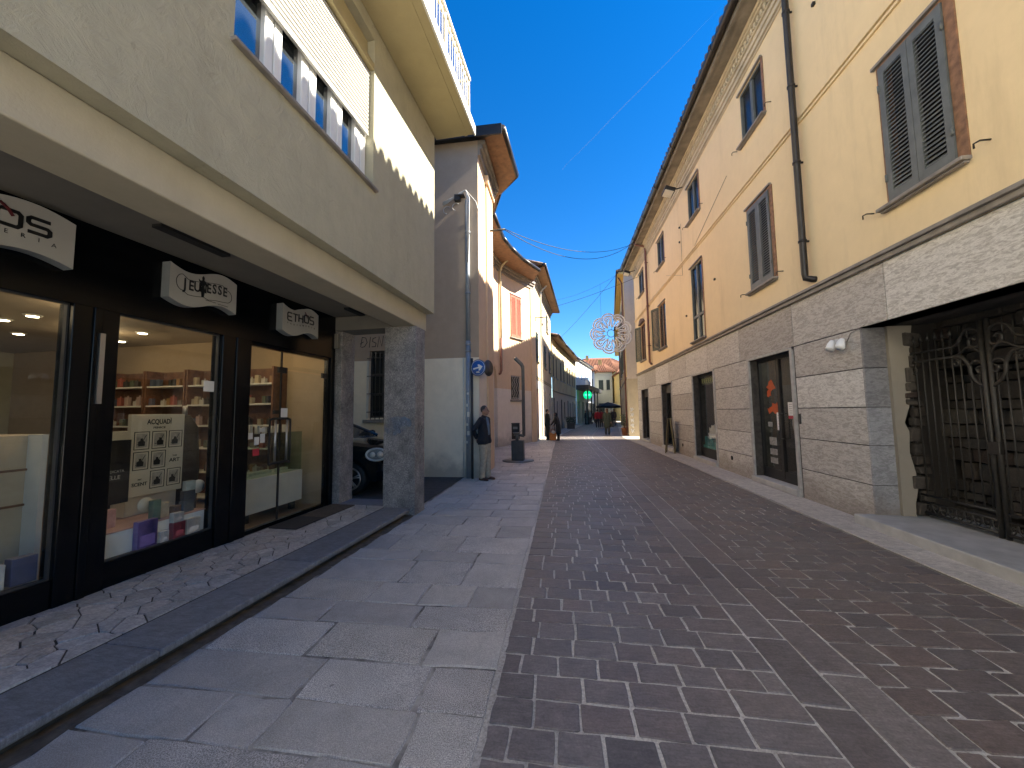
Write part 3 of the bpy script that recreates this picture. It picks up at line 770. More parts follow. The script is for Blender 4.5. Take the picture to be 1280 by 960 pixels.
    if k == 1:
        s_ = MB(); bx(s_, PR, a+.1, c-.1, 2.36, 2.6, .24, .25); lb2 = s_.build('lettering_band', MT['darksteel'], root)
        s_ = MB()
        for q in range(9): aa = a+.16+q*.16; s_.ribbon([(aa, 2.40), (aa+.03, 2.56), (aa+.07, 2.44), (aa+.11, 2.57)], .03, PR, .236, .239)
        s_.build('lettering', MT['lime'], lb2)
        s_ = MB(); s_.prism([(11.72, .78), (11.78, .9), (11.70, .98), (11.84, 1.05), (11.86, 1.16), (11.98, 1.10), (12.06, 1.14), (12.12, 1.02), (12.26, 1.06), (12.24, .92), (12.36, .86), (12.3, .78)], .235, .25, PR); s_.build('white_cutout', MT['paper'], root)
        s_ = MB(); bx(s_, PR, a+.1, c-.1, .42, .5, .205, .7)
        for q in range(8): bx(s_, PR, 11.2+q*.19, 11.33+q*.19, .5, .58+U(0, .2), .24, .4)
        s_.build('display_shelf', MT['teal'], root)
        s_ = MB(); bx(s_, PR, a+.1, c-.1, 1.25, 2.3, 1.0, 1.02); s_.build('backdrop_panel', MT['postergrey'], root)

# wall details
b = MB(); bx(b, PR, 7.33, 7.37, 1.32, 1.5, -.022, 0); b.build('bell_plate', MT['darksteel'], yb)
for a_, z_ in ((10.2, .38), (14.1, .36)):
    b = MB(); b.lathe([(0, 0), (.055, 0), (.055, .012), (0, .012)], 12); o_ = b.build('wall_vent', MT['dark'], yb); o_.location = (-.002, a_, z_); o_.rotation_euler = (0, -PI/2, 0)
for pts in ([(-.012, 6.1, 2.57), (-.012, 6.02, 2.68), (-.012, 5.75, 2.74)], [(-.01, 13.2, 8.0), (-.01, 13.25, 6.2), (-.01, 15.2, 6.9)], [(-.01, 9.6, 7.4), (-.01, 12.0, 6.68)], [(-.01, 13.1, 6.66), (-.01, 18.0, 6.7)]): 
    b = MB(); b.tube(pts, .006, 5); b.build('wall_cable', MT['mould'], yb)
for a_, z_ in ((13.3, 7.9), (13.35, 7.4), (10.6, 5.1), (13.0, 4.7), (17.6, 4.9), (6.2, 8.1)): 
    b = MB(); bx(b, PR, a_, a_+.05, z_, z_+.05, -.04, 0); b.build('wall_bracket', MT['iron'], yb)

# spotlights under the eaves
def flood(loc, label):
    t = thing('floodlight', label, 'floodlight', loc, 0, 'floodlights under the eaves')
    m_ = MB(); m_.tube([(.42, 0, .12), (.1, 0, .05), (0, 0, .02)], .02, 6); m_.build('bracket', MT['iron'], t)
    m_ = MB(); m_.obox((-.02, 0, 0), (1, 0, -.35), (0, 1, 0), (.35, 0, 1), .17, .24, .06); m_.build('housing', MT['iron'], t, .02, 2)
    m_ = MB(); m_.obox((-.04, 0, -.058), (1, 0, -.35), (0, 1, 0), (.35, 0, 1), .14, .2, .012); m_.build('lens', MT['offwhite'], t)
flood((3.66, 12.5, 8.78), 'dark floodlight under the eaves of the yellow house, between two top windows')
flood((3.66, 20.6, 9.05), 'dark floodlight at the far end of the yellow house eaves')
t = thing('wall_lamp', 'small white twin spotlight on the stone pier beside the iron gate', 'lamp', (4.2, 6.2, 2.56))
m_ = MB(); m_.tube([(0, .06, .03), (-.05, .06, .03)], .05, 12); m_.tube([(-.05, .06, .03), (-.08, -.04, .0)], .018, 8); m_.build('bracket', MT['offwhite'], t)
for yy, zz in ((.13, .0), (-.07, -.01)):
    m_ = MB(); m_.tube([(-.05, yy, zz+.07), (-.07, yy, zz+.02), (-.10, yy-.015, zz-.05), (-.115, yy-.02, zz-.075)], [.03, .05, .062, .055], 14); m_.build('lamp_head', MT['white'], t)

# ---------------- gate recess
b = MB()
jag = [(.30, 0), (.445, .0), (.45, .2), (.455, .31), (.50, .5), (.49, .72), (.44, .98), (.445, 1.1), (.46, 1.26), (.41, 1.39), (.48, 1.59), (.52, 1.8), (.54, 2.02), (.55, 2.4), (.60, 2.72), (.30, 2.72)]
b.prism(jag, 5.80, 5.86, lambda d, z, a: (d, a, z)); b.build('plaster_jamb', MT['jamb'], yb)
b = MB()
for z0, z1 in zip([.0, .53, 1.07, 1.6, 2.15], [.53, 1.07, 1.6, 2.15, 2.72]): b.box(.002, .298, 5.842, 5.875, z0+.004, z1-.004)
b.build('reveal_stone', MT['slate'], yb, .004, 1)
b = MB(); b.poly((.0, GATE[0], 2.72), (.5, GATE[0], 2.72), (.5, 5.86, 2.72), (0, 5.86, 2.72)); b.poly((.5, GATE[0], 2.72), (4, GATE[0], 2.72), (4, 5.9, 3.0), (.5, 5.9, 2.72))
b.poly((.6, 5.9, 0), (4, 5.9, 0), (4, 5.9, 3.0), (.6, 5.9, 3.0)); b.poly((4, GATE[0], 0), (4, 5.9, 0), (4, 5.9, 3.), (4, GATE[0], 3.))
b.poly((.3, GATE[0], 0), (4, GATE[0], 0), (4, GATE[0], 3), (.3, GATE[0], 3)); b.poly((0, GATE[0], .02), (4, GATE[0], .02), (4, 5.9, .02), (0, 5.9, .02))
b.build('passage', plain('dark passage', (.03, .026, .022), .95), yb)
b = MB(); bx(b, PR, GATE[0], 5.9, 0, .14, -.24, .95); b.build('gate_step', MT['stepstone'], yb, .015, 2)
# rubble masonry behind the gate
b = MB()
z = .14
while z < 2.7:
    h = U(.09, .24); a = 3.0+U(-.2, 0)
    while a < 5.86:
        wd = U(.14, .42); d = U(-.06, .05)
        if not (U(0, 1) < .06):
            q = [( a+U(.0, .02), z+U(0, .015)), (a+wd*.5, z+U(-.005, .012)), (a+wd-U(.005, .025), z+U(0, .02)), (a+wd-U(.0, .015), z+h*.5), (a+wd-U(.01, .03), z+h-U(.005, .03)), (a+wd*.4, z+h-U(0, .015)), (a+U(.01, .03), z+h-U(.005, .03)), (a+U(0, .012), z+h*.5)]
            b.prism(q, .98+d, 1.25, PR)
        a += wd
    z += h
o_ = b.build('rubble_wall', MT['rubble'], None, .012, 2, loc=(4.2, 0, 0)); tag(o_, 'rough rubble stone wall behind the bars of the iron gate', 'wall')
b = MB(); z = .14                                   # broken masonry edge beside the jamb
while z < 2.6:
    h = U(.1, .22); b.obox((.56+U(-.05, .06), 5.82, z+h/2), (1, 0, U(-.2, .2)), (0, 1, 0), (0, U(-.3, .3), 1), .08+U(-.03, .02), .05, h/2-U(.0, .02)); z += h
b.build('broken_masonry', MT['rubble'], yb, .015, 2)

# ---------------- wrought iron gate
gt = thing('iron_gate', 'black wrought iron gate with curled scrolls and a heart at the top', 'gate', (4.75, 0, 0))
GP = lambda a, z, d=0.: (d, a, z)
def gtube(mb, pts, r=.011, n=6, sub=4):
    P_ = [Vector((p[0], p[1], 0)) for p in pts]; out = []
    for i in range(len(P_)-1):                       # Catmull-Rom through the measured points
        p0, p1, p2, p3 = P_[max(i-1, 0)], P_[i], P_[i+1], P_[min(i+2, len(P_)-1)]
        for k in range(sub):
            t = k/sub; out.append(.5*((2*p1)+(p2-p0)*t+(2*p0-5*p1+4*p2-p3)*t*t+(3*p1-p0-3*p2+p3)*t**3))
    out.append(P_[-1])
    mb.tube([GP(q.x, q.y) for q in out], r, n)
def spiral(c, r0, r1, turns, a0, sgn=1, n=22):
    return [(c[0]+(r0+(r1-r0)*i/n)*math.cos(a0+sgn*2*PI*turns*i/n), c[1]+(r0+(r1-r0)*i/n)*math.sin(a0+sgn*2*PI*turns*i/n)) for i in range(n+1)]
mid = 4.875
def leaf(mir):
    X = (lambda a: a) if not mir else (lambda a: 2*mid-a)
    f_ = MB(); f_.tube([GP(X(5.84), .15), GP(X(5.84), 2.44)], .022, 8)
    f_.tube([GP(X(mid+.035), .15), GP(X(mid+.035), 2.58)], .024, 8)
    for z in (.20, .34, .43): f_.tube([GP(X(5.84), z), GP(X(mid+.035), z)], .014 if z > .25 else .02, 6)
    f_.tube([GP(X(5.84), 2.2), GP(X(5.24), 2.2)], .013, 6); f_.tube([GP(X(5.84), 2.32), GP(X(5.24), 2.32)], .012, 6)
    f_.build('frame', MT['iron'], gt)
    bars = MB()
    for i, a in enumerate([5.73, 5.63, 5.535, 5.44, 5.345, 5.25, 5.155, 5.055, 4.965]):
        top = 2.46 if a > 5.2 else (2.5 if a > 5.1 else 2.02)
        bars.tube([GP(X(a), .43), GP(X(a), top)], .0085, 6)
        if a > 5.2: bars.tube([GP(X(a), top), GP(X(a), top+.03), GP(X(a), top+.11)], [.02, .017, .001], 6)
    for a in (5.155, 5.055): bars.tube([GP(X(a), 2.4), GP(X(a), 2.56)], .008, 6)
    bars.build('bars', MT['iron'], gt)
    s_ = MB(); m = lambda pts: [(X(p[0]), p[1]) for p in pts]
    gtube(s_, m([(5.24, 2.32), (5.17, 2.35), (5.13, 2.43), (5.07, 2.49), (4.99, 2.50), (4.92, 2.45), (4.905, 2.38), (4.935, 2.3), (4.98, 2.28), (5.035, 2.31), (5.04, 2.37), (5.0, 2.39), (4.98, 2.36)]), .016)
    gtube(s_, m([(5.24, 2.2), (5.15, 2.23), (5.06, 2.29), (4.97, 2.25), (4.92, 2.18)]), .013)
    gtube(s_, m([(5.24, 2.2), (5.13, 2.175), (5.06, 2.07), (5.05, 1.97), (5.0, 1.88), (4.91, 1.81)]), .02)
    gtube(s_, m([(5.05, 1.99), (5.05, 2.08), (4.99, 2.12), (4.93, 2.09), (4.905, 2.04), (4.925, 1.99), (4.965, 1.975), (4.985, 2.03), (4.95, 2.05)]), .014)
    s_.build('scrollwork', MT['iron'], gt)
    for c, r0, sg in (((5.20, 2.12), .05, 1), ((5.75, 2.25), .06, -1), ((5.76, 2.07), .05, 1)):
        s_ = MB(); gtube(s_, m(spiral(c, r0, .012, 1.5, 1.2, sg)), .010, 5, 1); s_.build('small_scroll', MT['iron'], gt)
    l_ = MB()
    for i in range(9):
        a = 5.78-i*.098
        gtube(l_, m([(a, .34), (a-.01, .27), (a-.035, .225), (a-.06, .225), (a-.085, .27), (a-.09, .34)]), .008, 5, 3)
        gtube(l_, m(spiral((a-.045, .28), .025, .006, 1.2, 0, 1, 10)), .006, 5, 1)
    l_.build('lower_scrolls', MT['iron'], gt)
leaf(False); leaf(True)
b = MB(); bx(b, lambda a, z, d: (d, a, z), mid-.06, mid+.06, 1.06, 1.2, -.03, .03); b.build('lock', MT['iron'], gt, .006, 1)
# ------------------------------------------------------------------ shop building on the left
RZ = -math.atan2(.0505, .9987)
LO = (-2.19, 6.25, 0)
sb = thing('shop_building', 'grey yellow building with balcony over a portico and black shop front', 'building', LO, RZ)
MLW = Matrix.Translation(Vector(LO)) @ Matrix.Rotation(RZ, 4, 'Z')
PL = lambda a, z, d: (-d, a, z)
YB = -9.3
WIN = (-3.92, -2.0, 4.43, 6.42)
b = MB()
wall(b, YB, 0, 3.34, 6.62, [(WIN[0], WIN[1], WIN[2], WIN[3], .2)], PL)
b.poly((0, 0, 3.34), (-9, 0, 3.34), (-9, 0, 10.2), (0, 0, 10.2)); b.poly((0, YB, 0), (-9, YB, 0), (-9, YB, 10.2), (0, YB, 10.2)); b.poly((-9, YB, 0), (-9, 0, 0), (-9, 0, 10.2), (-9, YB, 10.2))
b.poly((0, YB, 10.2), (0, 0, 10.2), (-9, 0, 10.2), (-9, YB, 10.2))
b.poly((0, YB, 3.34), (0, 0, 3.34), (-.16, 0, 3.34), (-.16, YB, 3.34))
b.poly((0, YB, 6.72), (0, 0, 6.72), (0, 0, 10.2), (0, YB, 10.2))
b.poly((-1.7, .002, 0), (-9, .002, 0), (-9, .002, 3.34), (-1.7, .002, 3.34))
b.build('wall', MT['left'], sb)
b = MB(); b.box(-.52, -.14, YB, -.01, 3.03, 3.337); b.build('beam', MT['beamside'], sb, .012, 2)
b = MB(); b.poly((-1.66, YB, 3.27), (-.53, YB, 3.27), (-.53, -.41, 3.27), (-1.66, -.41, 3.27)); b.box(-1.62, -.525, -.42, -.012, 3.032, 3.26); b.build('portico_ceiling', MT['soffitgrey'], sb)  # cross-beam takes the dark soffit colour to stand for its shade
for a0, a1 in ((-3.6, -2.95), (-.92, -.5)):
    b = MB(); b.box(-1.12, -1.02, a0, a1, 3.24, 3.268); b.build('ceiling_slot', MT['dark'], sb)
b = MB(); b.box(-.67, -.12, -.48, -.11, 0, 3.03); b.build('pillar', MT['pillar'], sb, .012, 2)
b = MB(); b.box(-1.80, -1.52, -.37, -.0, 0, 3.03); b.build('pillar', MT['pillar'], sb, .012, 2)
b = MB(); b.box(-1.70, -1.56, -.44, -.372, 2.72, 2.98); b.build('meter_box', MT['soffitgrey'], sb, .01, 2)
smear, nts, pbs, _ = new_mat('rubbed blue paint'); pbs.inputs['Base Color'].default_value = (.16, .25, .36, 1)
nts.links.new(ramp(nts, noise(nts, coords(nts), 9, 6, .7), [(.4, 0.), (.75, .6)]), pbs.inputs['Alpha'])
b = MB()                                             # blue paint smear on the pillar
b.prism([(-.64, 1.36), (-.6, 1.52), (-.45, 1.56), (-.3, 1.55), (-.2, 1.50), (-.18, 1.40), (-.3, 1.33), (-.45, 1.24), (-.6, 1.28)], -.4815, -.4805, lambda x, z, y: (x, y, z)); b.build('paint_smear', smear, sb)
b = MB()                                             # small black tag on the street side
tagl = [(-.40, 1.30), (-.36, 1.42), (-.33, 1.30), (-.30, 1.44), (-.27, 1.28), (-.24, 1.40), (-.20, 1.36), (-.36, 1.22), (-.30, 1.16), (-.24, 1.26)]
b.ribbon(tagl, .012, lambda a, z, d: (-.119+d, a, z), 0, .001); b.build('graffiti_tag', MT['ink'], sb)
# window with roller shutter
r_ = MB(); bx(r_, PL, WIN[0], WIN[1], WIN[2], WIN[3], .201, .25); root = r_.build('roller_window', MT['dark'], sb)
f_ = MB()
for x0, x1 in ((-3.55, -3.36), (-3.12, -2.91), (-2.68, -2.48), (-2.24, -2.02)):
    bx(f_, PL, x0, (x0+x1)/2-.008, 4.46, 5.2, .10, .18); bx(f_, PL, (x0+x1)/2+.008, x1, 4.46, 5.2, .10, .18)
bx(f_, PL, WIN[0], WIN[1], 4.44, 4.49, .105, .185); bx(f_, PL, WIN[0], -3.86, 4.49, 5.2, .10, .18)
f_.build('frame', MT['white'], root, .006, 1)
g_ = MB(); bx(g_, PL, WIN[0]+.02, WIN[1], 4.49, 5.2, .15, .16); g_.build('pane', MT['mirror'], root)
s_ = MB(); z = 5.13
while z < 5.98:
    bx(s_, PL, WIN[0]+.02, WIN[1]-.03, z, z+.048, .055+.004, .085); bx(s_, PL, WIN[0]+.02, WIN[1]-.03, z+.008, z+.040, .052, .06); z += .0535
bx(s_, PL, WIN[0]+.02, WIN[1]-.03, 5.10, 5.13, .05, .085)
s_.build('roller_shutter', MT['roller'], root, .003, 1)
s_ = MB(); bx(s_, PL, WIN[0], WIN[1], 6.0, 6.09, -.0, .14); bx(s_, PL, WIN[0], WIN[1]-.0, 6.09, 6.42, .10, .2); s_.build('shutter_box', MT['leftdark'], root, .006, 1)
s_ = MB(); bx(s_, PL, WIN[0]-.03, WIN[1]+.06, 4.395, 4.43, -.05, .2); s_.build('sill', MT['mould'], root, .006, 1)
# balcony
b = MB(); b.box(0.0, .72, YB, .08, 6.605, 6.74); slab_ = b.build('balcony', MT['leftdark'], sb, .01, 2)
b = MB(); b.box(.722, .75, YB, .09, 6.59, 6.76); b.build('slab_edge', MT['offwhite'], slab_)
b = MB(); b.box(.55, .60, YB, .081, 6.597, 6.604); b.build('drip_groove', MT['leftdark'], slab_)
b = MB(); b.box(.60, .67, YB, .07, 7.63, 7.68)
for z in (6.86, 7.5): b.box(.62, .65, YB, .07, z, z+.03)
a = .05
while a > -9:
    b.box(.618, .652, a-.017, a+.017, 6.74, 7.63) if round((.05-a)/.11) % 11 == 0 else b.tube([(.635, a, 6.87), (.635, a, 7.63)], .0085, 6)
    a -= .11
b.box(0.0, .63, .035, .065, 7.63, 7.67); b.box(0.0, .63, .04, .06, 6.86, 6.89)
x = .08
while x < .6: b.tube([(x, .05, 6.87), (x, .05, 7.63)], .0085, 6); x += .11
b.build('railing', MT['offwhite'], slab_)

# white house added unseen behind the viewpoint to bounce sun into the street
wh = thing('unseen_bounce_house', 'added plain white house behind the viewpoint, unseen, there to bounce sunlight', 'house', LO, RZ)
b = MB(); b.box(-9, -.02, -34, -9.33, 0, 11.5); b.build('wall', MT['bouncewall'], wh)
b = MB(); b.box(-9.4, .35, -34.3, -9.31, 11.51, 11.9); b.build('roof', MT['oldtile'], wh)
for a in (-12, -16.5, -21, -25.5, -30):
    for z in (1.2, 4.8, 8.2):
        w_ = MB(); frame(w_, PL, a-.55, a+.55, z, z+1.7, .08, -.03, .02); bx(w_, PL, a-.47, a+.47, z+.08, z+1.62, -.012, .0); w_.build('window', MT['shutterdark'], wh)
# porch floor
b = MB(); b.box(-1.75, -.645, YB, .02, .0, .112); po = b.build('porch_base', MT['blackjoint']); po.location = LO; po.rotation_euler.z = RZ; tag(po, kind='structure')
YP = -7.7
pts = []
xg = [-1.62+.116*(i+.5) for i in range(8)]
for i, x in enumerate(xg):
    a = -7.55+U(0, .2)
    while a < -.46: pts.append((x+U(-.055, .055), a+U(-.06, .06))); a += U(.12, .32)
def clip(poly, nx, ny, c):
    out = []
    for i in range(len(poly)):
        p, q = poly[i], poly[(i+1) % len(poly)]
        dp, dq = p[0]*nx+p[1]*ny-c, q[0]*nx+q[1]*ny-c
        if dp <= 0: out.append(p)
        if (dp < 0 < dq) or (dq < 0 < dp):
            t = dp/(dp-dq); out.append((p[0]+(q[0]-p[0])*t, p[1]+(q[1]-p[1])*t))
    return out
b = MB()
for i, (x, y) in enumerate(pts):
    poly = [(-1.618, -7.6), (-.648, -7.6), (-.648, -.42), (-1.618, -.42)]
    for j, (x2, y2) in enumerate(pts):
        if i == j or abs(y2-y) > 1.2: continue
        dx, dy = x2-x, y2-y; l = math.hypot(dx, dy)
        if l < 1e-6: continue
        nx, ny = dx/l, dy/l
        poly = clip(poly, nx, ny, nx*(x+x2)/2+ny*(y+y2)/2-U(.003, .007))
        if len(poly) < 3: break
    if len(poly) < 3: continue
    n = len(poly); z = .121+U(-.003, .003)
    o_ = [(p[0], p[1], .108) for p in poly]
    t_ = [(x+(p[0]-x)*.975, y+(p[1]-y)*.985, z) for p in poly]
    b.add(o_+t_, [tuple(range(n, 2*n))]+[(k, (k+1) % n, n+(k+1) % n, n+k) for k in range(n)])
po = b.build('porch_paving', MT['crazy']); po.location = LO; po.rotation_euler.z = RZ; tag(po, kind='structure')
b = MB(); a = YB
while a < 0:
    e = min(a+U(1.1, 1.5), 0.02); b.box(-.643, -.195, a+.002, e-.002, .06, .112); a = e
po = MB(); po.box(-.64, -.275, YB, .02, 0, .06); po = po.build('kerb_bed', MT['blackjoint']); po.location = LO; po.rotation_euler.z = RZ; tag(po, kind='structure')
po = b.build('kerb', MT['kerb'], None, .012, 2); po.location = LO; po.rotation_euler.z = RZ; tag(po, kind='structure')
b = MB(); b.box(-1.52, -.65, -.41, .015, 0, .119); po = b.build('porch_threshold', MT['kerb'], None, .006, 1); po.location = LO; po.rotation_euler.z = RZ; tag(po, kind='structure')

# shop front
SX = -1.62
PS = lambda a, z, d: (SX-d, a, z)
b = MB()
bx(b, PS, YB, -.41, 2.55, 3.268, 0, .12); bx(b, PS, YB, -3.47, .12, .335, -.0, .12) if False else None
bx(b, PS, YB, -3.79, .115, .335, 0, .12); bx(b, PS, -3.47, -2.47, .115, .335, 0, .12)
bx(b, PS, -3.79, -3.47, .115, 2.55, -.02, .14); bx(b, PS, -2.47, -2.08, .115, 2.55, -.02, .14); bx(b, PS, -.51, -.41, .115, 2.55, 0, .12)
bx(b, PS, -3.66, -3.60, .115, 2.55, -.035, -.02); bx(b, PS, -2.30, -2.24, .115, 2.55, -.035, -.02)
b.build('shop_front', MT['black'], sb, .004, 1)
b = MB(); bx(b, PS, -3.62, -3.585, 1.72, 2.33, -.05, -.036); b.build('door_catch', MT['alu'], sb)
for a0, a1 in ((-8.0, -3.79), (-3.47, -2.47)):
    f_ = MB(); frame(f_, PS, a0, a1, .335, 2.55, .012, .03, .066); root = f_.build('display_window', MT['darksteel'], sb)
    g_ = MB(); bx(g_, PS, a0+.016, a1-.016, .351, 2.534, .05, .056); g_.build('pane', MT['glass'], root)
f_ = MB(); frame(f_, PS, -2.08, -.51, .118, 2.55, .045, .03, .1); root = f_.build('shop_door', MT['black'], sb)
g_ = MB(); bx(g_, PS, -2.03, -1.508, .17, 2.5, .055, .063); bx(g_, PS, -1.50, -.56, .17, 2.24, .055, .063); bx(g_, PS, -1.50, -.56, 2.26, 2.5, .055, .063); g_.build('pane', MT['glass'], root)
g_ = MB(); bx(g_, PS, -1.56, -1.42, 2.2, 2.28, .045, .075); bx(g_, PS, -.66, -.555, 2.2, 2.28, .045, .075); bx(g_, PS, -1.515, -1.493, .17, 2.5, .05, .068); bx(g_, PS, -1.62, -1.54, 1.62, 1.67, .045, .075); g_.build('hinge', MT['blackmatt'], root)
for aa in (-1.66, -1.46):
    h_ = MB()
    for d in (-.02,): h_.tube([PS(aa, .98, d), PS(aa, 1.54, d)], .014, 8)
    h_.build('handle', MT['alu'], root)
h_ = MB()
for zz in (.96, 1.555): h_.tube([PS(-1.76, zz-.02 if zz < 1 else zz-.02, -.02), PS(-1.72, zz, -.025), PS(-1.46, zz, -.025), PS(-1.40, zz-.02, -.02)], .016, 8)
for aa in (-1.76, -1.40): h_.tube([PS(aa, .95, -.02), PS(aa, 1.55, -.02)], .013, 8)
h_.build('handle', MT['blackmatt'], root)
for (a0, a1, z0, z1, mm) in ((-2.02, -1.95, 1.30, 1.38, 'white'), (-1.92, -1.85, 1.22, 1.32, 'paper'), (-1.94, -1.84, 1.08, 1.17, 'redsign'), (-1.83, -1.76, 1.24, 1.36, 'paper'), (-1.84, -1.76, 1.38, 1.44, 'offwhite'), (-1.50, -1.38, 1.56, 1.70, 'paper')):
    s_ = MB(); bx(s_, PS, a0, a1, z0, z1, .048, .0535); s_.build('sticker', MT[mm], root)
s_ = MB(); bx(s_, PS, -2.62, -2.5, 1.88, 2.0, .044, .0495); s_.build('sticker', MT['paper'], sb)

# interior of the shop
b = MB(); Z1 = 2.95; D = 7.6
b.poly(PS(YB, .118, .13), PS(-.43, .118, .13), PS(-.43, .118, D), PS(YB, .118, D)); b.build('shop_floor', MT['shopfloor'], sb)
b = MB()
b.poly(PS(-.43, .118, .121), PS(-.43, .118, D), PS(-.43, Z1, D), PS(-.43, Z1, .121)); b.poly(PS(YB, .118, D), PS(-.43, .118, D), PS(-.43, Z1, D), PS(YB, Z1, D)); b.build('shop_wall', MT['warmwall'], sb)
b = MB(); b.poly(PS(YB, Z1, .121), PS(-.43, Z1, .121), PS(-.43, Z1, D), PS(YB, Z1, D)); b.build('shop_ceiling', MT['shopceil'], sb)
LAMP = emit('warm downlight', (1., .80, .50), 7)
DL = thing('ceiling_downlight', 'small round warm downlight glowing in the shop ceiling', 'ceiling light', (0, 0, 0), 0, 'downlights in the shop ceiling')
m_ = MB(); m_.lathe([(0, 0), (.075, 0), (.09, .02), (0, .02)], 16, (0, 0, -.022)); m_.build('trim_ring', MT['offwhite'], DL)
m_ = MB(); m_.lathe([(0, 0), (.055, 0), (.055, .004), (0, .004)], 14, (0, 0, -.027)); m_.build('lamp', LAMP, DL)
first = True
for x, a in ((-3.31, -1.82), (-4.34, -1.39), (-5.44, -.95), (-5.14, -2.47), (-4.5, -2.53), (-6.18, -1.8), (-2.35, -1.3), (-2.3, -3.6), (-3.2, -4.3), (-6.8, -3.4), (-4.2, -5.5), (-2.4, -2.6)):
    t = DL if first else copy_tree(DL); first = False
    t.location = MLW @ Vector((x, a, Z1))
for x, a in ((-1.74, -2.72), (-2.5, -1.3), (-3.4, -2.6), (-4.8, -1.6), (-3.0, -4.8), (-6., -3.2)):
    l_ = bpy.data.lights.new('shop lamp', 'POINT'); l_.energy = 6.5 if x > -1.8 else 2.0; l_.color = (1, .76, .46); l_.shadow_soft_size = .12
    o_ = bpy.data.objects.new('shop lamp', l_); COL.objects.link(o_); o_.location = MLW @ Vector((x, a, 2.75))

def inloc(t, x, a, z, rz=0): t.location = MLW @ Vector((x, a, z)); t.rotation_euler.z = RZ+rz; return t
# shelving along the end wall
shelf_w = .86
sh = thing('shelf_unit', 'brown wooden shelf unit stocked with perfume against the end wall of the shop', 'shelf', (0, 0, 0), 0, 'shelf units in the shop')
m_ = MB(); m_.box(-shelf_w/2, shelf_w/2, -.02, 0, 0, 2.3); m_.build('back_panel', MT['wood'], sh)
for x in (-shelf_w/2, shelf_w/2-.03): m_ = MB(); m_.box(x, x+.03, -.3, -.02, 0, 2.3); m_.build('side_panel', MT['wood'], sh)
SZ = [.1, .52, .92, 1.3, 1.66, 2.0]
for z in SZ: m_ = MB(); m_.box(-shelf_w/2+.03, shelf_w/2-.03, -.29, -.021, z, z+.025); m_.build('shelf', MT['offwhite'], sh)
shl = []
for i, x in enumerate((-2.95, -3.84, -4.73, -5.62, -6.51)):
    t = sh if i == 0 else copy_tree(sh); inloc(t, x, -.44, .12); shl.append(x)
cols = [(.34, .10, .07), (.42, .34, .22), (.04, .035, .03), (.46, .42, .36), (.07, .09, .13), (.30, .17, .07), (.40, .28, .24), (.10, .12, .08), (.32, .27, .19), (.05, .045, .04), (.24, .2, .16)]
protos = []
for ci, c in enumerate(cols):
    m_ = MB(); wd, hh = U(.045, .08), U(.08, .17); m_.box(-wd/2, wd/2, -.03, .03, 0, hh)
    if ci % 3 == 0: m_.tube([(0, 0, hh), (0, 0, hh+.03)], .012, 6)
    o_ = m_.build('perfume_box', plain('carton %d' % ci, c, .45, 0, .08), None, .003, 1)
    tag(o_, 'small %s perfume carton standing on a wooden shop shelf' % ('brick red', 'tan', 'black', 'cream', 'navy', 'rust brown', 'dusty pink', 'dark green', 'beige', 'charcoal', 'olive brown')[ci], 'box', 'perfume cartons on the shop shelves'); protos.append([o_, False, wd])
for x in shl[:4]:
    for z in SZ[1:]:
        xx = -shelf_w/2+.08
        while xx < shelf_w/2-.08:
            p = rnd.choice(protos)
            if not p[1]: o_ = p[0]; p[1] = True
            else: o_ = p[0].copy(); COL.objects.link(o_)
            inloc(o_, x+xx, -.44-.2+U(-.05, .02), .12+z+.026, U(-.15, .15)); xx += p[2]+rnd.choice((.015, .02, .03, .10, .16))
# display plinth and poster
t = thing('display_plinth', 'low white display plinth with pink top behind the shop window', 'plinth'); inloc(t, 0, 0, 0)
m_ = MB(); m_.box(-2.35, -1.74, -3.45, -2.48, .30, .545); m_.box(-2.25, -1.85, -3.4, -2.55, .118, .30); m_.build('body', MT['white'], t, .006, 1)
m_ = MB(); m_.box(-2.355, -1.735, -3.455, -2.475, .546, .556); m_.build('top', plain('pink top', (.5, .32, .28), .5), t)
t = thing('poster_stand', 'cream window poster with a grid of small bottle pictures in the shop window', 'poster'); inloc(t, 0, 0, 0)
X = -2.15
m_ = MB(); m_.box(X-.05, X, -2.96, -2.42, .76, 1.63); m_.build('board', MT['poster'], t, .004, 1)
m_ = MB(); m_.box(X-.30, X-.051, -2.94, -2.44, .56, 1.45); m_.build('backing_box', MT['poster'], t)
fr_ = MB(); pc = MB(); bt = MB()
PP = lambda a, z, d: (X+d, a, z)
for r in range(3):
    for c in range(3):
        if (r, c) in ((1, 2), (2, 0)): continue
        a0 = -2.925+c*.17; z1 = 1.44-r*.215; a1 = a0+.14; z0 = z1-.185
        fr_.ribbon([(a0, z0), (a1, z0), (a1, z1), (a0, z1)], .008, PP, .0005, .0015, True)
        bx(pc, lambda a, z, d: (X+d, a, z), a0+.018, a1-.018, z0+.02, z1-.018, .0005, .001)
        am = (a0+a1)/2+U(-.015, .015); zb = z0+.035
        bt.prism([(am-.03, zb), (am+.03, zb), (am+.034, zb+.045), (am+.012, zb+.06), (am+.012, zb+.082), (am-.012, zb+.082), (am-.012, zb+.06), (am-.034, zb+.045)], .0012, .002, PP)
        bt.ribbon([(a0+.022, z0+.05), (am, zb+.03), (a1-.03, z1-.035)], .006, PP, .0012, .0018)
fr_.build('picture_frame', MT['ink'], t); pc.build('picture', plain('printed mid grey', (.36, .33, .28), .6, 0, .35, 14), t); bt.build('bottle_print', MT['ink'], t)
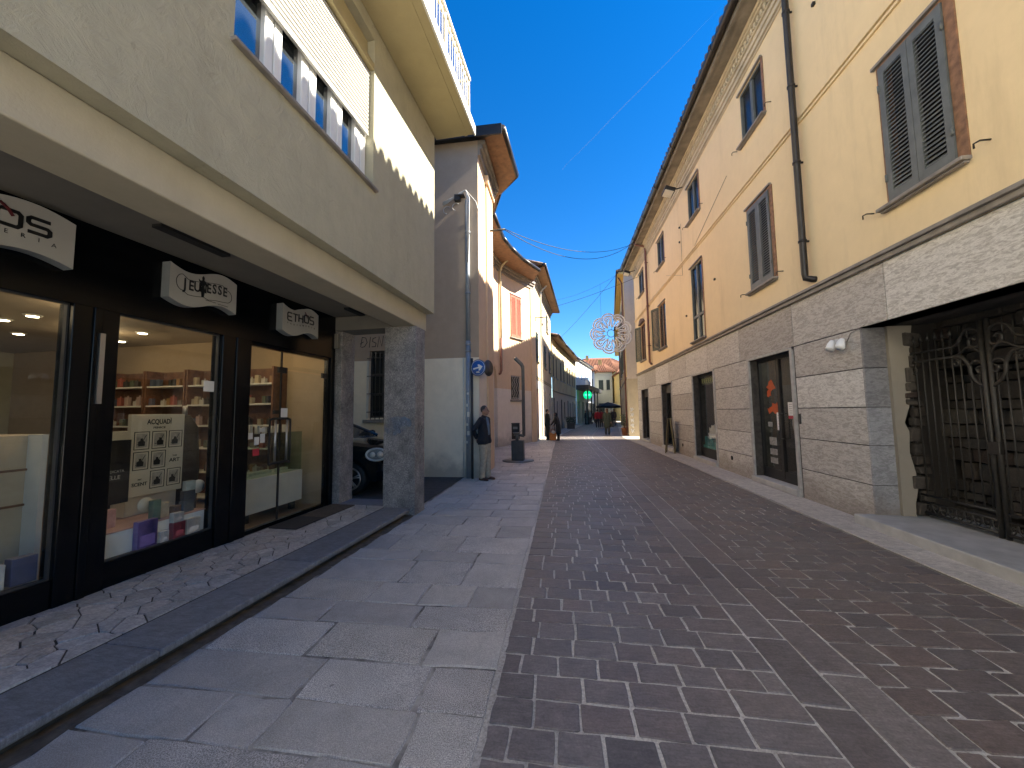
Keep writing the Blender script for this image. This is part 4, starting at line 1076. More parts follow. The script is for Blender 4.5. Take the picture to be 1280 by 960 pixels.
for s, sz, a, z, sx in (('ACQUADÌ', .075, -2.69, 1.545, .72), ('FENICE', .03, -2.69, 1.482, 1.3), ('THE', .022, -2.515, 1.155, 1.2), ('ART', .055, -2.515, 1.105, 1.1), ('MY', .022, -2.855, .935, 1.2), ('SCENT', .05, -2.855, .885, .95)):
    text_part(s, sz, 'lettering', MT['ink'], t, plane_mat((X+.0015, a, z), (0, 1, 0), (0, 0, 1)), .0008, sx, bold=.025)
t = thing('black_panel', 'black cardboard panel with white words beside the cream poster', 'poster'); inloc(t, 0, 0, 0)
m_ = MB(); m_.box(-2.12, -2.09, -3.30, -2.99, .74, 1.37); m_.build('board', MT['blackmatt'], t)
m_ = MB(); m_.box(-2.11, -2.10, -3.17, -3.13, .56, .74); m_.build('post', MT['blackmatt'], t)
for s, sz, z in (('DEDICATA', .035, 1.06), ('ELLE', .055, 1.0)): text_part(s, sz, 'lettering', MT['offwhite'], t, plane_mat((-2.0895, -3.12, z), (0, 1, 0), (0, 0, 1)), .0006, .95)
boxes = [(-1.80, -2.95, .556, .075, .2, (.10, .16, .12), 'dark green'), (-1.82, -2.62, .556, .13, .12, (.10, .11, .12), 'dark grey'), (-1.81, -2.62, .676, .12, .11, (.05, .055, .06), 'black'), (-1.82, -2.6, .786, .10, .10, (.32, .36, .34), 'pale grey green'),
         (-1.83, -2.86, .556, .10, .15, (.42, .36, .26), 'cream'), (-1.95, -3.36, .556, .10, .16, (.6, .36, .36), 'pink'), (-1.95, -3.24, .556, .09, .17, (.62, .38, .38), 'rose pink'), (-1.83, -2.73, .556, .09, .09, (.16, .10, .07), 'brown')]
for x, a, z, wd, hh, c, nm in boxes:
    m_ = MB(); m_.box(-.03, .03, -wd/2, wd/2, 0, hh); m_.box(-.031, .031, -wd/2+.01, wd/2-.01, hh*.6, hh*.85)
    o_ = m_.build('perfume_box', coat(c, .45), None, .003, 1); inloc(o_, x, a, z, U(-.3, .3)); tag(o_, '%s perfume box standing on the white display plinth' % nm, 'box', 'boxes on the display plinth')
for a0, a1, z0, z1, c, nm in ((-3.18, -3.01, .335, .60, (.17, .12, .33), 'tall violet'), (-2.86, -2.74, .335, .50, (.30, .06, .08), 'dark red'), (-2.72, -2.58, .335, .50, (.60, .58, .52), 'cream'), (-2.86, -2.76, .505, .60, (.55, .54, .50), 'off white'), (-2.98, -2.90, .335, .45, (.66, .65, .62), 'white')):
    m_ = MB(); m_.box(-.03, .03, a0, a1, z0, z1); m_.box(.0302, .032, a0+.02, a1-.02, z0+.03, z0+(z1-z0)*.5)
    o_ = m_.build('gift_box', coat(c, .4), None, .004, 1); inloc(o_, -1.70, 0, 0); tag(o_, '%s gift box leaning on the glass at the bottom of the shop window' % nm, 'box', 'gift boxes at the foot of the window')
for i, (a, z, r) in enumerate(((-2.47, .80, .075), (-3.0, .72, .07))):
    m_ = MB(); m_.lathe([(0, 0), (r, 0), (r, .01), (0, .01)], 20); o_ = m_.build('round_card', MT['poster'] if i else MT['paper'], None); inloc(o_, -1.86, a, z); o_.rotation_euler = (0, PI/2, RZ); tag(o_, ['white', 'cream'][i]+' round price card propped on the display plinth', 'card')
# large beige counter in the first window
t = thing('shop_counter', 'beige shop counter seen through the first window', 'counter'); inloc(t, 0, 0, 0)
m_ = MB(); m_.box(-3.1, -2.6, -5.5, -3.35, .12, 1.45); m_.build('body', MT['beige'], t, .01, 2)
m_ = MB(); m_.box(-2.6, -2.58, -5.5, -3.35, .8, .82); m_.box(-2.6, -2.58, -5.5, -3.35, 1.12, 1.14); m_.build('groove', MT['wood'], t)
m_ = MB(); m_.box(-2.62, -2.42, -3.47, -3.43, .12, 1.45); m_.build('end_panel', MT['offwhite'], t)
for a0, wd, hh, c, nm in ((-4.28, .16, .14, (.6, .6, .6), 'white'), (-4.1, .12, .18, (.62, .6, .58), 'pale'), (-3.95, .14, .2, (.07, .08, .16), 'navy blue'), (-4.45, .2, .1, (.1, .08, .25), 'violet')):
    m_ = MB(); m_.box(-.04, .04, 0, wd, 0, hh); o_ = m_.build('perfume_box', coat(c, .45), None, .003, 1); inloc(o_, -1.78, a0, .34); tag(o_, '%s perfume box low in the first shop window' % nm, 'box', 'boxes in the first window')
# glass case by the door
t = thing('display_case', 'white shop display case with green tinted glass top inside the door', 'display case'); inloc(t, 0, 0, 0)
m_ = MB(); m_.box(-2.62, -2.02, -1.72, -.62, .24, .72); m_.build('base', MT['offwhite'], t, .008, 2)
for x, y in ((-2.55, -1.6), (-2.1, -1.6), (-2.1, -.75), (-2.55, -.75)): m_ = MB(); m_.box(x-.03, x+.03, y-.04, y+.04, .118, .24); m_.build('foot', MT['blackmatt'], t)
m_ = MB()
for q in ((-2.60, -2.03, -1.70, -1.69), (-2.60, -2.03, -.65, -.64), (-2.04, -2.03, -1.69, -.65)): m_.box(q[0], q[1], q[2], q[3], .722, 1.33)
m_.box(-2.60, -2.03, -1.70, -.64, 1.331, 1.34); m_.build('glass_top', MT['glassgreen'], t)
m_ = MB()
for i in range(9): y = -1.62+i*.11; m_.box(-2.3+U(-.1, .1), -2.24, y, y+.06, .723, .76)
for i in range(7): y = -1.55+i*.13; m_.box(-2.3, -2.25, y, y+.05, 1.341, 1.341+U(.06, .12))
m_.build('goods', MT['offwhite'], t)
t = thing('clothes_stand', 'tall dark display stand inside the shop behind the cream poster', 'stand'); inloc(t, 0, 0, 0)
m_ = MB(); m_.tube([(-2.88, -1.86, .12), (-2.88, -1.85, .9), (-2.88, -1.84, 1.45), (-2.88, -1.84, 1.62)], [.17, .19, .15, .06], 14); m_.build('drape', MT['blackmatt'], t)
m_ = MB(); m_.tube([(-2.88, -1.84, 1.62), (-2.88, -1.84, 1.75)], .03, 8); m_.build('stand_top', MT['alu'], t)
# door mats
for i, (a0, a1, mm, nm) in enumerate(((-1.75, -1.20, 'mat', 'black door mat on the stone paving, the nearer of two mats'), (-1.19, -.47, 'matbrown', 'brown door mat on the stone paving in front of the shop door'))):
    m_ = MB(); m_.box(-1.58, -1.16, a0, a1, 0, .012); o_ = m_.build('door_mat', MT[mm], None, .004, 1); inloc(o_, 0, 0, .1235); tag(o_, nm, 'door mat')

# shop signs
def sign(a0, a1, z0, z1, label, what):
    t = thing('shop_sign', label, 'sign', LO, RZ, 'wavy white signs over the shop front')
    top = [(a0+(a1-a0)*i/24, z1-.05*math.sin(2*PI*i/24)) for i in range(25)]; bot = [(a0+(a1-a0)*i/24, z0-.05*math.sin(2*PI*i/24)) for i in range(25)]
    SPn = lambda a, z, d: (SX+.002+d, a, z)
    n = 24; m_ = MB(); p = [SPn(a, z, .10) for a, z in bot]+[SPn(a, z, .10) for a, z in top]
    m_.add(p, [(i, i+1, n+1+i+1, n+1+i) for i in range(n)]); m_.build('face', MT['signwhite'], t)
    m_ = MB()
    for L_ in (top, bot):
        p = [SPn(a, z, 0) for a, z in L_]+[SPn(a, z, .10) for a, z in L_]; m_.add(p, [(i, i+1, n+1+i+1, n+1+i) for i in range(n)])
    for e in (0, -1): m_.poly(SPn(*bot[e], 0), SPn(*bot[e], .10), SPn(*top[e], .10), SPn(*top[e], 0))
    m_.build('return', MT['signedge'], t)
    am, zm, wd = (a0+a1)/2, (z0+z1)/2, a1-a0
    TP = lambda a, z, d: (SX+.102+d, a, z)
    if what == 'ethos':
        k = wd*.78/5.; m_ = MB()
        G = {'E': [[(1., 1), (.25, 1), (.1, .85), (.1, .15), (.25, 0), (1., 0)], [(.1, .5), (.9, .5)]], 'T': [[(0, 1), (.95, 1)], [(.48, 1), (.48, 0)]],
             'H': [[(0, 1), (0, 0)], [(0, .5), (.85, .5)], [(.85, 1), (.85, 0)]], 'O': [[(.12, 1), (.78, 1), (.9, .85), (.9, .15), (.78, 0), (.12, 0), (0, .15), (0, .85), (.12, 1)]],
             'S': [[(.9, 1), (.12, 1), (0, .88), (0, .62), (.12, .5), (.78, .5), (.9, .38), (.9, .12), (.78, 0), (0, 0)]]}
        hgt = (z1-z0)*.30; x0 = am-wd*.39
        for i, ch in enumerate('ETHOS'):
            for st in G[ch]:
                m_.ribbon([(x0+i*k+p[0]*k*.84, zm-.01+p[1]*hgt-.045*math.sin(2*PI*((x0+i*k+k/2)-a0)/wd)*.5) for p in st], wd*.026, TP)
        m_.build('lettering', MT['ink'], t)
        m_ = MB(); xo = x0+3*k; m_.ribbon([(xo+k*.05, zm+hgt*1.45), (xo+k*.3, zm+hgt*1.15), (xo+k*.5, zm+hgt*.72)], wd*.02, TP, .0045, .007); m_.build('accent', coat((.10, .012, .015), .5), t)
        for i, ch in enumerate('PROFUMERIA'):
            aa = a0+wd*(.13+.75*i/9); text_part(ch, wd*.045, 'small_letter', MT['ink'], t, plane_mat((SX+.103, aa, zm-hgt*.5-.02*math.sin(2*PI*(aa-a0)/wd)), (0, 1, 0), (0, 0, 1)), .0008)
    else:
        for i, ch in enumerate('JEUNESSE'):
            aa = a0+wd*(.20+.60*i/7); text_part(ch, wd*(.20 if i else .22), 'letter', MT['ink'], t, plane_mat((SX+.103, aa, zm+.018-.026*math.sin(2*PI*(aa-a0)/wd)), (0, 1, 0), (0, 0, 1)), .0012, .72, bold=.022)
        m_ = MB(); h = .085
        outl = [(a0+wd*(.13+.03*math.cos(q)-.0), 0) for q in (0,)]
        pts_ = []
        for i in range(13): q = PI/2+PI*i/12; pts_.append((a0+wd*.17+h*.75*math.cos(q), zm+.018+h*math.sin(q)-.012))
        for i in range(1, 9): aa = a0+wd*(.17+.66*i/9); pts_.append((aa, zm-h+.006-.03*math.sin(2*PI*(aa-a0)/wd)-(.03 if i > 4 else 0)))
        for i in range(13): q = -PI/2+PI*i/12; pts_.append((a0+wd*.83+h*.75*math.cos(q), zm+.0+h*math.sin(q)*.85))
        for i in range(1, 9): aa = a0+wd*(.83-.66*i/9); pts_.append((aa, zm+h-.002-.03*math.sin(2*PI*(aa-a0)/wd)))
        m_.ribbon(pts_, .006, TP, .0, .0015, True); m_.build('oval_outline', MT['ink'], t)
        m_ = MB(); cx_ = a0+wd*.45
        m_.prism([(cx_-.012, zm-.09), (cx_+.012, zm-.09), (cx_+.022, zm-.01), (cx_+.014, zm+.03), (cx_+.024, zm+.06), (cx_+.05, zm+.035), (cx_+.052, zm+.05), (cx_+.025, zm+.09), (cx_+.01, zm+.095), (cx_+.014, zm+.125), (cx_, zm+.145), (cx_-.014, zm+.125), (cx_-.01, zm+.095), (cx_-.03, zm+.085), (cx_-.05, zm+.10), (cx_-.045, zm+.075), (cx_-.022, zm+.055), (cx_-.014, zm+.03), (cx_-.022, zm-.01)], .003, .006, TP); m_.build('figure_emblem', MT['ink'], t)
        m_ = MB()
        for q0, q1 in ((.5, .66), (.69, .86)):
            m_.ribbon([(a0+wd*(q0+(q1-q0)*i/14), zm-.105-.03*(q0-.5)-(.008 if i % 2 else 0)) for i in range(15)], .004, TP, 0, .0012)
        m_.build('small_lettering', MT['ink'], t)
sign(-4.86, -3.86, 2.80, 3.17, 'wavy white shop sign reading ETHÒS, largest and cut off by the picture edge', 'ethos')
sign(-3.14, -2.40, 2.80, 3.16, 'wavy white shop sign reading JEUNESSE with a small dancing figure', 'jeunesse')
sign(-1.69, -.98, 2.78, 3.15, 'small wavy white shop sign reading ETHÒS above the shop door', 'ethos')
# ------------------------------------------------------------------ houses further along on the left
def seg_frame(p, q):
    p = Vector((*p, 0)); q = Vector((*q, 0)); e = (q-p); l = e.length; e.normalize(); n = Vector((e.y, -e.x, 0))
    return (lambda a, z, d: tuple(p+e*a-n*d+Vector((0, 0, z)))), l
def split_holes(hs, zs):
    """cut openings that cross the line between two coats of colour"""
    up_, lo_ = [], []
    for h in hs:
        a, c, z0, z1, d = h
        if z1 <= zs: lo_.append((a, c, z0, z1, d))
        elif z0 >= zs: up_.append((a, c, z0, z1, d))
        else: lo_.append((a, c, z0, zs, d, 't')); up_.append((a, c, zs, z1, d, 'b'))
    return up_, lo_
def house(name, label, poly, eave, ridge, zw, zr, zs, mu, ml, holes, cornice=None, soffit='eavewood', roofm='oldtile', gut='gutter', first_eave=0):
    t = thing(name, label, 'house')
    ub, lb, dk = MB(), MB(), MB()
    for i, (p, q) in enumerate(zip(poly, poly[1:])):
        P, l = seg_frame(p, q); hu, hl = split_holes(holes.get(i, []), zs)
        wall(ub, 0, l, zs, zw, hu, P); wall(lb, 0, l, 0, zs, hl, P)
        for h in holes.get(i, []): bx(dk, P, h[0]-.03, h[1]+.03, h[2]-.02, h[3]+.03, h[4]+.001, h[4]+.03)
    ub.build('wall', MT[mu], t); lb.build('lower_wall', MT[ml], t)
    if dk.v: dk.build('opening_backing', MT['dark'], t)
    s_, r_, k_ = MB(), MB(), MB()
    for i in range(len(poly)-1):
        s_.poly((*poly[i], zw-.002), (*poly[i+1], zw-.002), (*eave[i+1], zw-.002), (*eave[i], zw-.002))
        s_.poly((*eave[i], zw-.002), (*eave[i+1], zw-.002), (*eave[i+1], zw+.14), (*eave[i], zw+.14))
        r_.poly((*eave[i], zw+.142), (*eave[i+1], zw+.142), (*ridge[i+1], zr), (*ridge[i], zr))
        if cornice and i >= cornice[0]:
            P, l = seg_frame(poly[i], poly[i+1])
            bx(k_, P, 0, l, zw-.40, zw-.24, -.06, 0); bx(k_, P, 0, l, zw-.24, zw-.12, -.13, 0); bx(k_, P, 0, l, zw-.12, zw-.006, -.20, 0)
    s_.build('eaves', MT[soffit], t)
    if k_.v: k_.build('cornice', MT['mould'], t)
    # rows of roof tiles showing at the eaves
    for i in range(first_eave, len(poly)-1):
        p, q = Vector((*eave[i], 0)), Vector((*eave[i+1], 0)); l = (q-p).length; n = max(1, int(l/.22))
        for k in range(n):
            f_ = (k+.5)/n; e0 = p.lerp(q, f_); rr = Vector((*ridge[i], 0)).lerp(Vector((*ridge[i+1], 0)), f_); dr = (rr-e0).normalized(); sl = (zr-zw-.142)/(rr-e0).length
            a0 = e0+dr*.10; a1 = e0+dr*1.1
            r_.tube([(a0.x, a0.y, zw+.15+.10*sl), (a1.x, a1.y, zw+.15+1.1*sl)], [.075, .075], 6)
    rf_ = r_.build('roof', MT[roofm], t)
    g_ = MB()
    for i in range(first_eave, len(poly)-1):
        g_.tube([(*eave[i], zw+.10), (*eave[i+1], zw+.10)], .10, 12)
    g_.build('gutter', MT[gut], t)
    return t

PA = [(-10, 9.2), (-2.05, 9.2), (-2.05, 11.3), (-2.7, 12.6), (-3.12, 14.2), (-3.12, 16.0), (-2.95, 17.2), (-2.5, 18.4), (-1.49, 20.42)]
EA = [(-10, 9.0), (-1.37, 9.0), (-1.25, 10.95), (-1.9, 11.75), (-2.36, 13.0), (-2.3, 15.0), (-2.1, 16.0), (-1.72, 17.3), (-1.03, 18.85)]
RA = [(-10, 13), (-6.5, 13), (-6.5, 13.5), (-7, 14.5), (-7.5, 15.5), (-7.5, 17), (-7, 18.5), (-6.4, 20.5), (-5.6, 23)]
HA = {0: [(5.02, 5.72, 1.5, 3.25, .22)], 5: [(.25, 1.15, .02, 3.72, .5)], 7: [(.03, 1.03, 5.36, 7.56, .12), (.02, .90, 2.24, 3.43, .2)]}
# the alley side is painted differently from the street side
ha = house('corner_house', 'tall house with a curved cream and peach front and grey alley side', PA[1:], EA[1:], RA[1:], 8.75, 10.5, 2.72, 'peach', 'peachlow', {k-1: v for k, v in HA.items() if k}, cornice=(0,))
P0, l0 = seg_frame(PA[0], PA[1])
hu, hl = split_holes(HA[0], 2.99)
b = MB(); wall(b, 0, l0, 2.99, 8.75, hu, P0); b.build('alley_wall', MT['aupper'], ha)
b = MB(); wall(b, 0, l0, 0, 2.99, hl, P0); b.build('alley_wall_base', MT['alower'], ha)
b = MB(); b.poly((-10, 9.0, 8.748), (-1.37, 9.0, 8.748), (-2.05, 9.2, 8.748), (-10, 9.2, 8.748)); b.box(-10, -1.37, 8.955, 8.998, 8.68, 8.95); b.build('bargeboard', MT['blackmatt'], ha)
b = MB(); b.poly((-10, 8.95, 8.952), (-1.37, 8.95, 8.952), (-6.5, 13, 10.5), (-10, 13, 10.5)); b.build('side_roof', MT['oldtile'], ha)
P1, _ = seg_frame(PA[1], PA[2])
b = MB(); bx(b, P1, .95, 1.75, .0, 8.34, -.05, 0); bx(b, P1, .85, 1.9, 8.1, 8.34, -.11, 0); b.build('pilaster', MT['peach'], ha, .006, 1)
# barred window in the alley wall
w_ = MB(); frame(w_, P0, 5.02, 5.72, 1.5, 3.25, .05, .10, .16); bx(w_, P0, 5.33, 5.41, 1.55, 3.2, .11, .155)
for z in (2.08, 2.62): bx(w_, P0, 5.07, 5.67, z, z+.04, .112, .154)
root = w_.build('barred_window', MT['darksteel'], ha)
g_ = MB(); bx(g_, P0, 5.06, 5.68, 1.54, 3.21, .13, .135); g_.build('pane', MT['mirrordark'], root)
k_ = MB()
for a in (5.10, 5.22, 5.34, 5.46, 5.58, 5.68): k_.tube([P0(a, 1.46, -.05), P0(a, 3.22, -.05)], .009, 6)
for z in (1.65, 2.12, 2.58, 3.05): k_.tube([P0(4.98, z, .0), P0(4.99, z, -.055), P0(5.72, z, -.055)], .011, 6)
k_.build('grille', MT['iron'], root)
s_ = MB(); bx(s_, P0, 4.90, 5.85, 1.37, 1.46, -.09, .02); s_.build('sill', MT['mould'], root, .008, 1)
s_ = MB(); bx(s_, P0, 4.955, 5.015, 1.48, 2.985, -.012, .0); s_.build('surround', MT['offwhite'], root)
# scribbled graffiti letters over the window
b = MB(); GR = lambda a, z, d: P0(a, z, -.002-d)
for st in ([(4.86, 3.36), (4.90, 3.62), (5.0, 3.60), (5.04, 3.48), (4.97, 3.37), (4.88, 3.35)], [(5.1, 3.34), (5.13, 3.62)], [(5.29, 3.60), (5.2, 3.58), (5.19, 3.50), (5.29, 3.45), (5.27, 3.36), (5.17, 3.36)], [(5.33, 3.34), (5.37, 3.62), (5.45, 3.36), (5.49, 3.64)], [(5.55, 3.35), (5.58, 3.63)], [(4.84, 3.44), (4.94, 3.50)]):
    b.ribbon([(p[0]-.09, p[1]) for p in st], .018, GR, 0, .001)
b.build('graffiti', MT['ink'], ha)
b = MB()                                             # street number tag on the pale base
for st in ([(7.72, 2.2), (7.70, 1.2), (7.72, .06)],): b.tube([P0(a, z, -.015) for a, z in ((7.55, 2.98), (7.55, .05))], .018, 6)
b.build('thin_pipe', MT['offwhite'], ha)
# drainpipe on the alley corner, with cable bundle
b = MB(); b.tube([P0(7.68, 7.1, -.06), P0(7.69, 3.4, -.06)], .055, 14); b.tube([P0(7.69, 3.4, -.066), P0(7.69, .0, -.066)], .062, 14)
for z in (6.2, 4.6, 3.3, 3.12, 1.0): b.tube([P0(7.69, z, -.064), P0(7.69, z+.05, -.064)], .07, 14)
b.build('downpipe', MT['downgrey'], ha)
b = MB()
for (a, z, w1, h1) in ((7.66, 1.75, .05, .07), (7.7, 1.5, .06, .12), (7.67, 1.28, .05, .06), (7.7, 1.05, .06, .1), (7.66, .85, .05, .06), (7.69, 2.05, .05, .05)): bx(b, P0, a-w1/2, a+w1/2, z, z+h1, -.133, -.126)
b.build('stickers', MT['offwhite'], ha)
b = MB()
for k in range(4):
    b.tube([P0(7.02, 7.02+.03*k, -.03), P0(7.25, 7.12+.02*k, -.07), P0(7.5, 7.3-.015*k, -.09), P0(7.66, 7.33, -.13), P0(7.70+.02*k, 7.1, -.15), P0(7.69+.012*k, 5.4, -.15)], .012, 5)
b.tube([P0(7.66, 7.33, -.12), P0(7.9, 7.05, -.05), P0(8.0, 6.7, .0)], .01, 5)
for c in ((7.14, 6.88), (7.38, 6.95)): b.tube([P0(c[0]+.10*math.cos(q), c[1]+.10*math.sin(q), -.05) for q in [1.2*PI*k/10+.8 for k in range(11)]], .01, 5)
b.build('cable_bundle', MT['paleWire'], ha)
b = MB(); bx(b, P0, 7.35, 7.5, 7.1, 7.25, -.12, 0); bx(b, P0, 7.42, 7.62, 7.2, 7.23, -.15, 0); b.build('junction_box', MT['darksteel'], ha)
b = MB(); b.tube([(-2.10, 10.6, 6.96), (-1.55, 10.6, 6.98)], .03, 6); b.build('cable_bracket', MT['iron'], ha)
# red shutters and grilled window on the curved front
P7, l7 = seg_frame(PA[7], PA[8]); P6, _ = seg_frame(PA[6], PA[7]); P5, _ = seg_frame(PA[5], PA[6])
shuttered(P7, ha, .03, 1.03, 5.36, 7.56, 'redshutter', casing=False)
w_ = MB(); frame(w_, P7, .02, .90, 2.24, 3.43, .05, .1, .17); root = w_.build('grilled_window', MT['darksteel'], ha)
g_ = MB(); bx(g_, P7, .06, .86, 2.29, 3.38, .13, .14); g_.build('pane', MT['mirrordark'], root)
k_ = MB()
for i in range(5):
    a = .12+i*.16; k_.tube([P7(a+.05*math.sin(q*1.1), 2.26+1.15*q/16, -.03) for q in range(17)], .011, 5)
for z in (2.3, 3.38): k_.tube([P7(.02, z, -.03), P7(.9, z, -.03)], .012, 5)
k_.build('grille', MT['paleWire'], root)
s_ = MB(); bx(s_, P7, -.08, 1.0, 2.13, 2.22, -.09, .02); s_.build('sill', MT['mould'], root, .008, 1)
b = MB(); bx(b, P7, 1.95, l7+.02, 0.0, 8.34, -.05, .0); b.build('pilaster', MT['peach'], ha)
b = MB()                                             # arched door spandrels
for sgn in (0, 1):
    X_ = (lambda q: 1.15-q) if sgn else (lambda q: .25+q)
    b.prism([(X_(0), 3.715), (X_(0), 2.75)]+[(X_(.45-.45*math.cos(PI/2*k/8)), 2.75+.95*math.sin(PI/2*k/8)) for k in range(1, 9)], .004, .3, P5)
b.build('arch_spandrel', MT['peach'], ha)
b = MB(); bx(b, P5, .26, 1.14, .03, 2.3, .42, .47); b.build('door', MT['soffitgrey'], ha)
b = MB(); bx(b, P5, .26, 1.14, 2.3, 3.7, .42, .47); b.build('door_fanlight', MT['wood'], ha)
b = MB(); b.tube([P6(.15, 8.8, -.55), P6(.18, 8.6, -.2), P6(.2, 8.3, -.09), P6(.2, 5.1, -.09)], .052, 10); b.build('downpipe', MT['cream_pipe'], ha)
b = MB(); b.tube([P6(.2, 5.1, -.09), P6(.2, 3.55, -.09), P6(.17, 3.42, -.05), P6(.12, 3.38, .02)], .055, 10); b.build('downpipe_foot', MT['rust'], ha)

PB = [(-1.49, 20.42), (-.8, 29.5)]
HB = {0: [(.85, 1.75, 4.5, 6.15, .14), (4.7, 5.6, 4.5, 6.0, .14), (7.4, 8.3, 4.5, 6.0, .14), (3.0, 3.9, 7.3, 8.5, .14), (6.2, 7.1, 7.3, 8.5, .14), (.95, 1.75, .06, 2.95, .2), (4.6, 5.4, .06, 2.9, .2), (7.3, 8.1, .06, 2.9, .2)]}
hb = house('cream_house', 'faded cream house with dark windows beside the curved corner house', PB, [(-.78, 19.75), (-.1, 29.7)], [(-5, 20), (-5, 30)], 9.4, 10.8, 3.45, 'houseb', 'houseblow', HB, cornice=(0,))
PBf, lb_ = seg_frame(*PB)
b = MB(); b.poly((-1.49, 20.42, 7), (-6, 20.42, 7), (-6, 20.42, 10.4), (-1.49, 20.42, 9.4)); b.poly((-.8, 29.5, 0), (-6, 29.5, 0), (-6, 29.5, 10.4), (-.8, 29.5, 9.4)); b.build('end_wall', MT['houseb'], hb)
b = MB(); b.poly((-.82, 19.8, 9.54), (-5.6, 19.8, 9.54), (-5, 20.6, 10.8)); b.build('hip_roof', MT['oldtile'], hb)
for (a, c, z0, z1, d) in HB[0][:5]: shuttered(PBf, hb, a, c, z0, z1, 'shutterdark', casing=False, hooks=False)
for (a, c, z0, z1, d) in HB[0][5:]:
    m_ = MB(); bx(m_, PBf, a+.02, c-.02, z0, z1-.02, .12, .16); bx(m_, PBf, (a+c)/2-.01, (a+c)/2+.01, z0, z1, .11, .12); m_.build('door', MT['wood'], hb)
b = MB(); bx(b, PBf, 0, lb_, 3.45, 3.50, -.03, 0); bx(b, PBf, 0, lb_, 3.58, 3.62, -.03, 0); b.build('storey_band', MT['mould'], hb)
b = MB(); bx(b, PBf, .0, .45, 0, 9.0, -.06, 0); b.build('pilaster', MT['peach'], hb)
b = MB(); b.tube([PBf(2.5, 9.4, -.5), PBf(2.5, 9.0, -.12), PBf(2.5, .1, -.09)], .055, 8); b.build('downpipe', MT['offwhite'], hb)
b = MB(); b.tube([PBf(.9, 7.0, 0), PBf(.9, 7.0, -.7)], .025, 6); bx(b, PBf, .86, .94, 6.8, 7.05, -.03, 0); b.build('cable_bracket', MT['iron'], hb)

PC = [(-.75, 29.6), (-.2, 34), (.45, 38), (1.06, 42), (1.6, 45.5)]
EC = [(-.15, 29.5), (.42, 33.9), (1.08, 37.9), (1.68, 41.9), (2.2, 45.5)]
HC = {}
for i in range(4): HC[i] = [(.55, 1.45, 4.4, 6.1, .14), (2.35, 3.2, 4.4, 6.1, .14), (.6, 1.4, .06, 2.7, .2), (2.4, 3.15, .9, 2.5, .14)]
hc = house('curved_house', 'long low cream house with many small windows curving away to the pharmacy canopy', PC, EC, [(-5, 31), (-4.5, 35), (-4, 39), (-3.4, 43), (-3, 47)], 7.5, 8.9, 3.2, 'housec', 'houseblow', HC)
for i in range(4):
    P, l = seg_frame(PC[i], PC[i+1])
    for h in HC[i]:
        w_ = MB(); frame(w_, P, h[0], h[1], h[2], h[3], .05, .05, .1); bx(w_, P, (h[0]+h[1])/2-.03, (h[0]+h[1])/2+.03, h[2]+.05, h[3]-.05, .05, .1); bx(w_, P, h[0]+.05, h[1]-.05, h[2]+.05, h[3]-.05, .08, .09)
        r__ = w_.build('window' if h[2] > .5 else 'door', MT['shutterdark'], hc)
        if h[2] > .5: s_ = MB(); bx(s_, P, h[0]-.08, h[1]+.08, h[2]-.07, h[2], -.08, .02); s_.build('sill', MT['trim'], r__)
    for a in (.05, 1.85, 3.55):
        b = MB(); bx(b, P, a, a+.22, 3.4, 7.2, -.04, 0); b.build('pilaster', MT['housec'], hc)
    b = MB(); bx(b, P, 0, l, 3.2, 3.3, -.05, 0); b.build('storey_band', MT['mould'], hc)

# pharmacy building with a canopy
PH = [(1.75, 46.2), (4.5, 58)]
ph = house('pharmacy_building', 'white building with blue windows over a dark street canopy, far away', PH, [(2.0, 46.0), (4.8, 57.9)], [(-3, 47), (0, 59)], 8.0, 9.0, 3.4, 'farwhite', 'farwhite', {0: [(.8, 2.0, 5.6, 7.2, .15), (3.2, 4.4, 5.6, 7.2, .15), (6, 7.2, 5.6, 7.2, .15), (9, 10.2, 5.6, 7.2, .15), (.6, 2.4, .1, 2.8, .3), (3.4, 5.2, .1, 2.8, .3), (6.4, 8.2, .1, 2.8, .3), (9, 11, .1, 2.8, .3)]}, roofm='tile', soffit='offwhite')
Pp, lp = seg_frame(*PH)
b = MB(); bx(b, Pp, -.2, lp, 4.2, 4.75, -1.5, -.0); b.build('canopy', MT['darksteel'], ph)
for a in (.2, 3.0, 5.8, 8.6): b = MB(); b.tube([Pp(a, 0, -1.3), Pp(a, 4.2, -1.3)], .09, 8); b.build('post', MT['darksteel'], ph)
blue_glass = plain('blue reflecting window', (.10, .22, .42), .08)
for a, c in ((.8, 2.0), (3.2, 4.4), (6, 7.2), (9, 10.2)):
    w_ = MB(); frame(w_, Pp, a, c, 5.6, 7.2, .08, .03, .1); bx(w_, Pp, (a+c)/2-.04, (a+c)/2+.04, 5.68, 7.12, .03, .1); r__ = w_.build('window', MT['white'], ph)
    g_ = MB(); bx(g_, Pp, a+.08, c-.08, 5.68, 7.12, .06, .08); g_.build('pane', blue_glass, r__)
b = MB(); bx(b, Pp, 1.0, 3.6, 4.76, 5.4, -1.2, -.9); b.build('white_board', MT['white'], ph)
t = thing('pharmacy_sign', 'round glowing green pharmacy sign hanging over the street far away', 'sign', (3.05, 46.2, 3.55))
b = MB(); b.lathe([(0, -.08), (.5, -.08), (.5, .08), (0, .08)], 24); o_ = b.build('disc', emit('pharmacy green', (.0, .62, .22), .38), t); o_.rotation_euler = (PI/2, 0, 0)
b = MB(); b.box(-.09, .09, -.1, -.082, -.32, .32); b.box(-.32, -.09, -.1, -.082, -.09, .09); b.box(.09, .32, -.1, -.082, -.09, .09); b.build('cross', emit('pharmacy cross', (.12, .9, .5), .5), t)
b = MB(); b.tube([(0, 0, .5), (0, 0, .9)], .03, 6); b.build('bracket', MT['iron'], t)

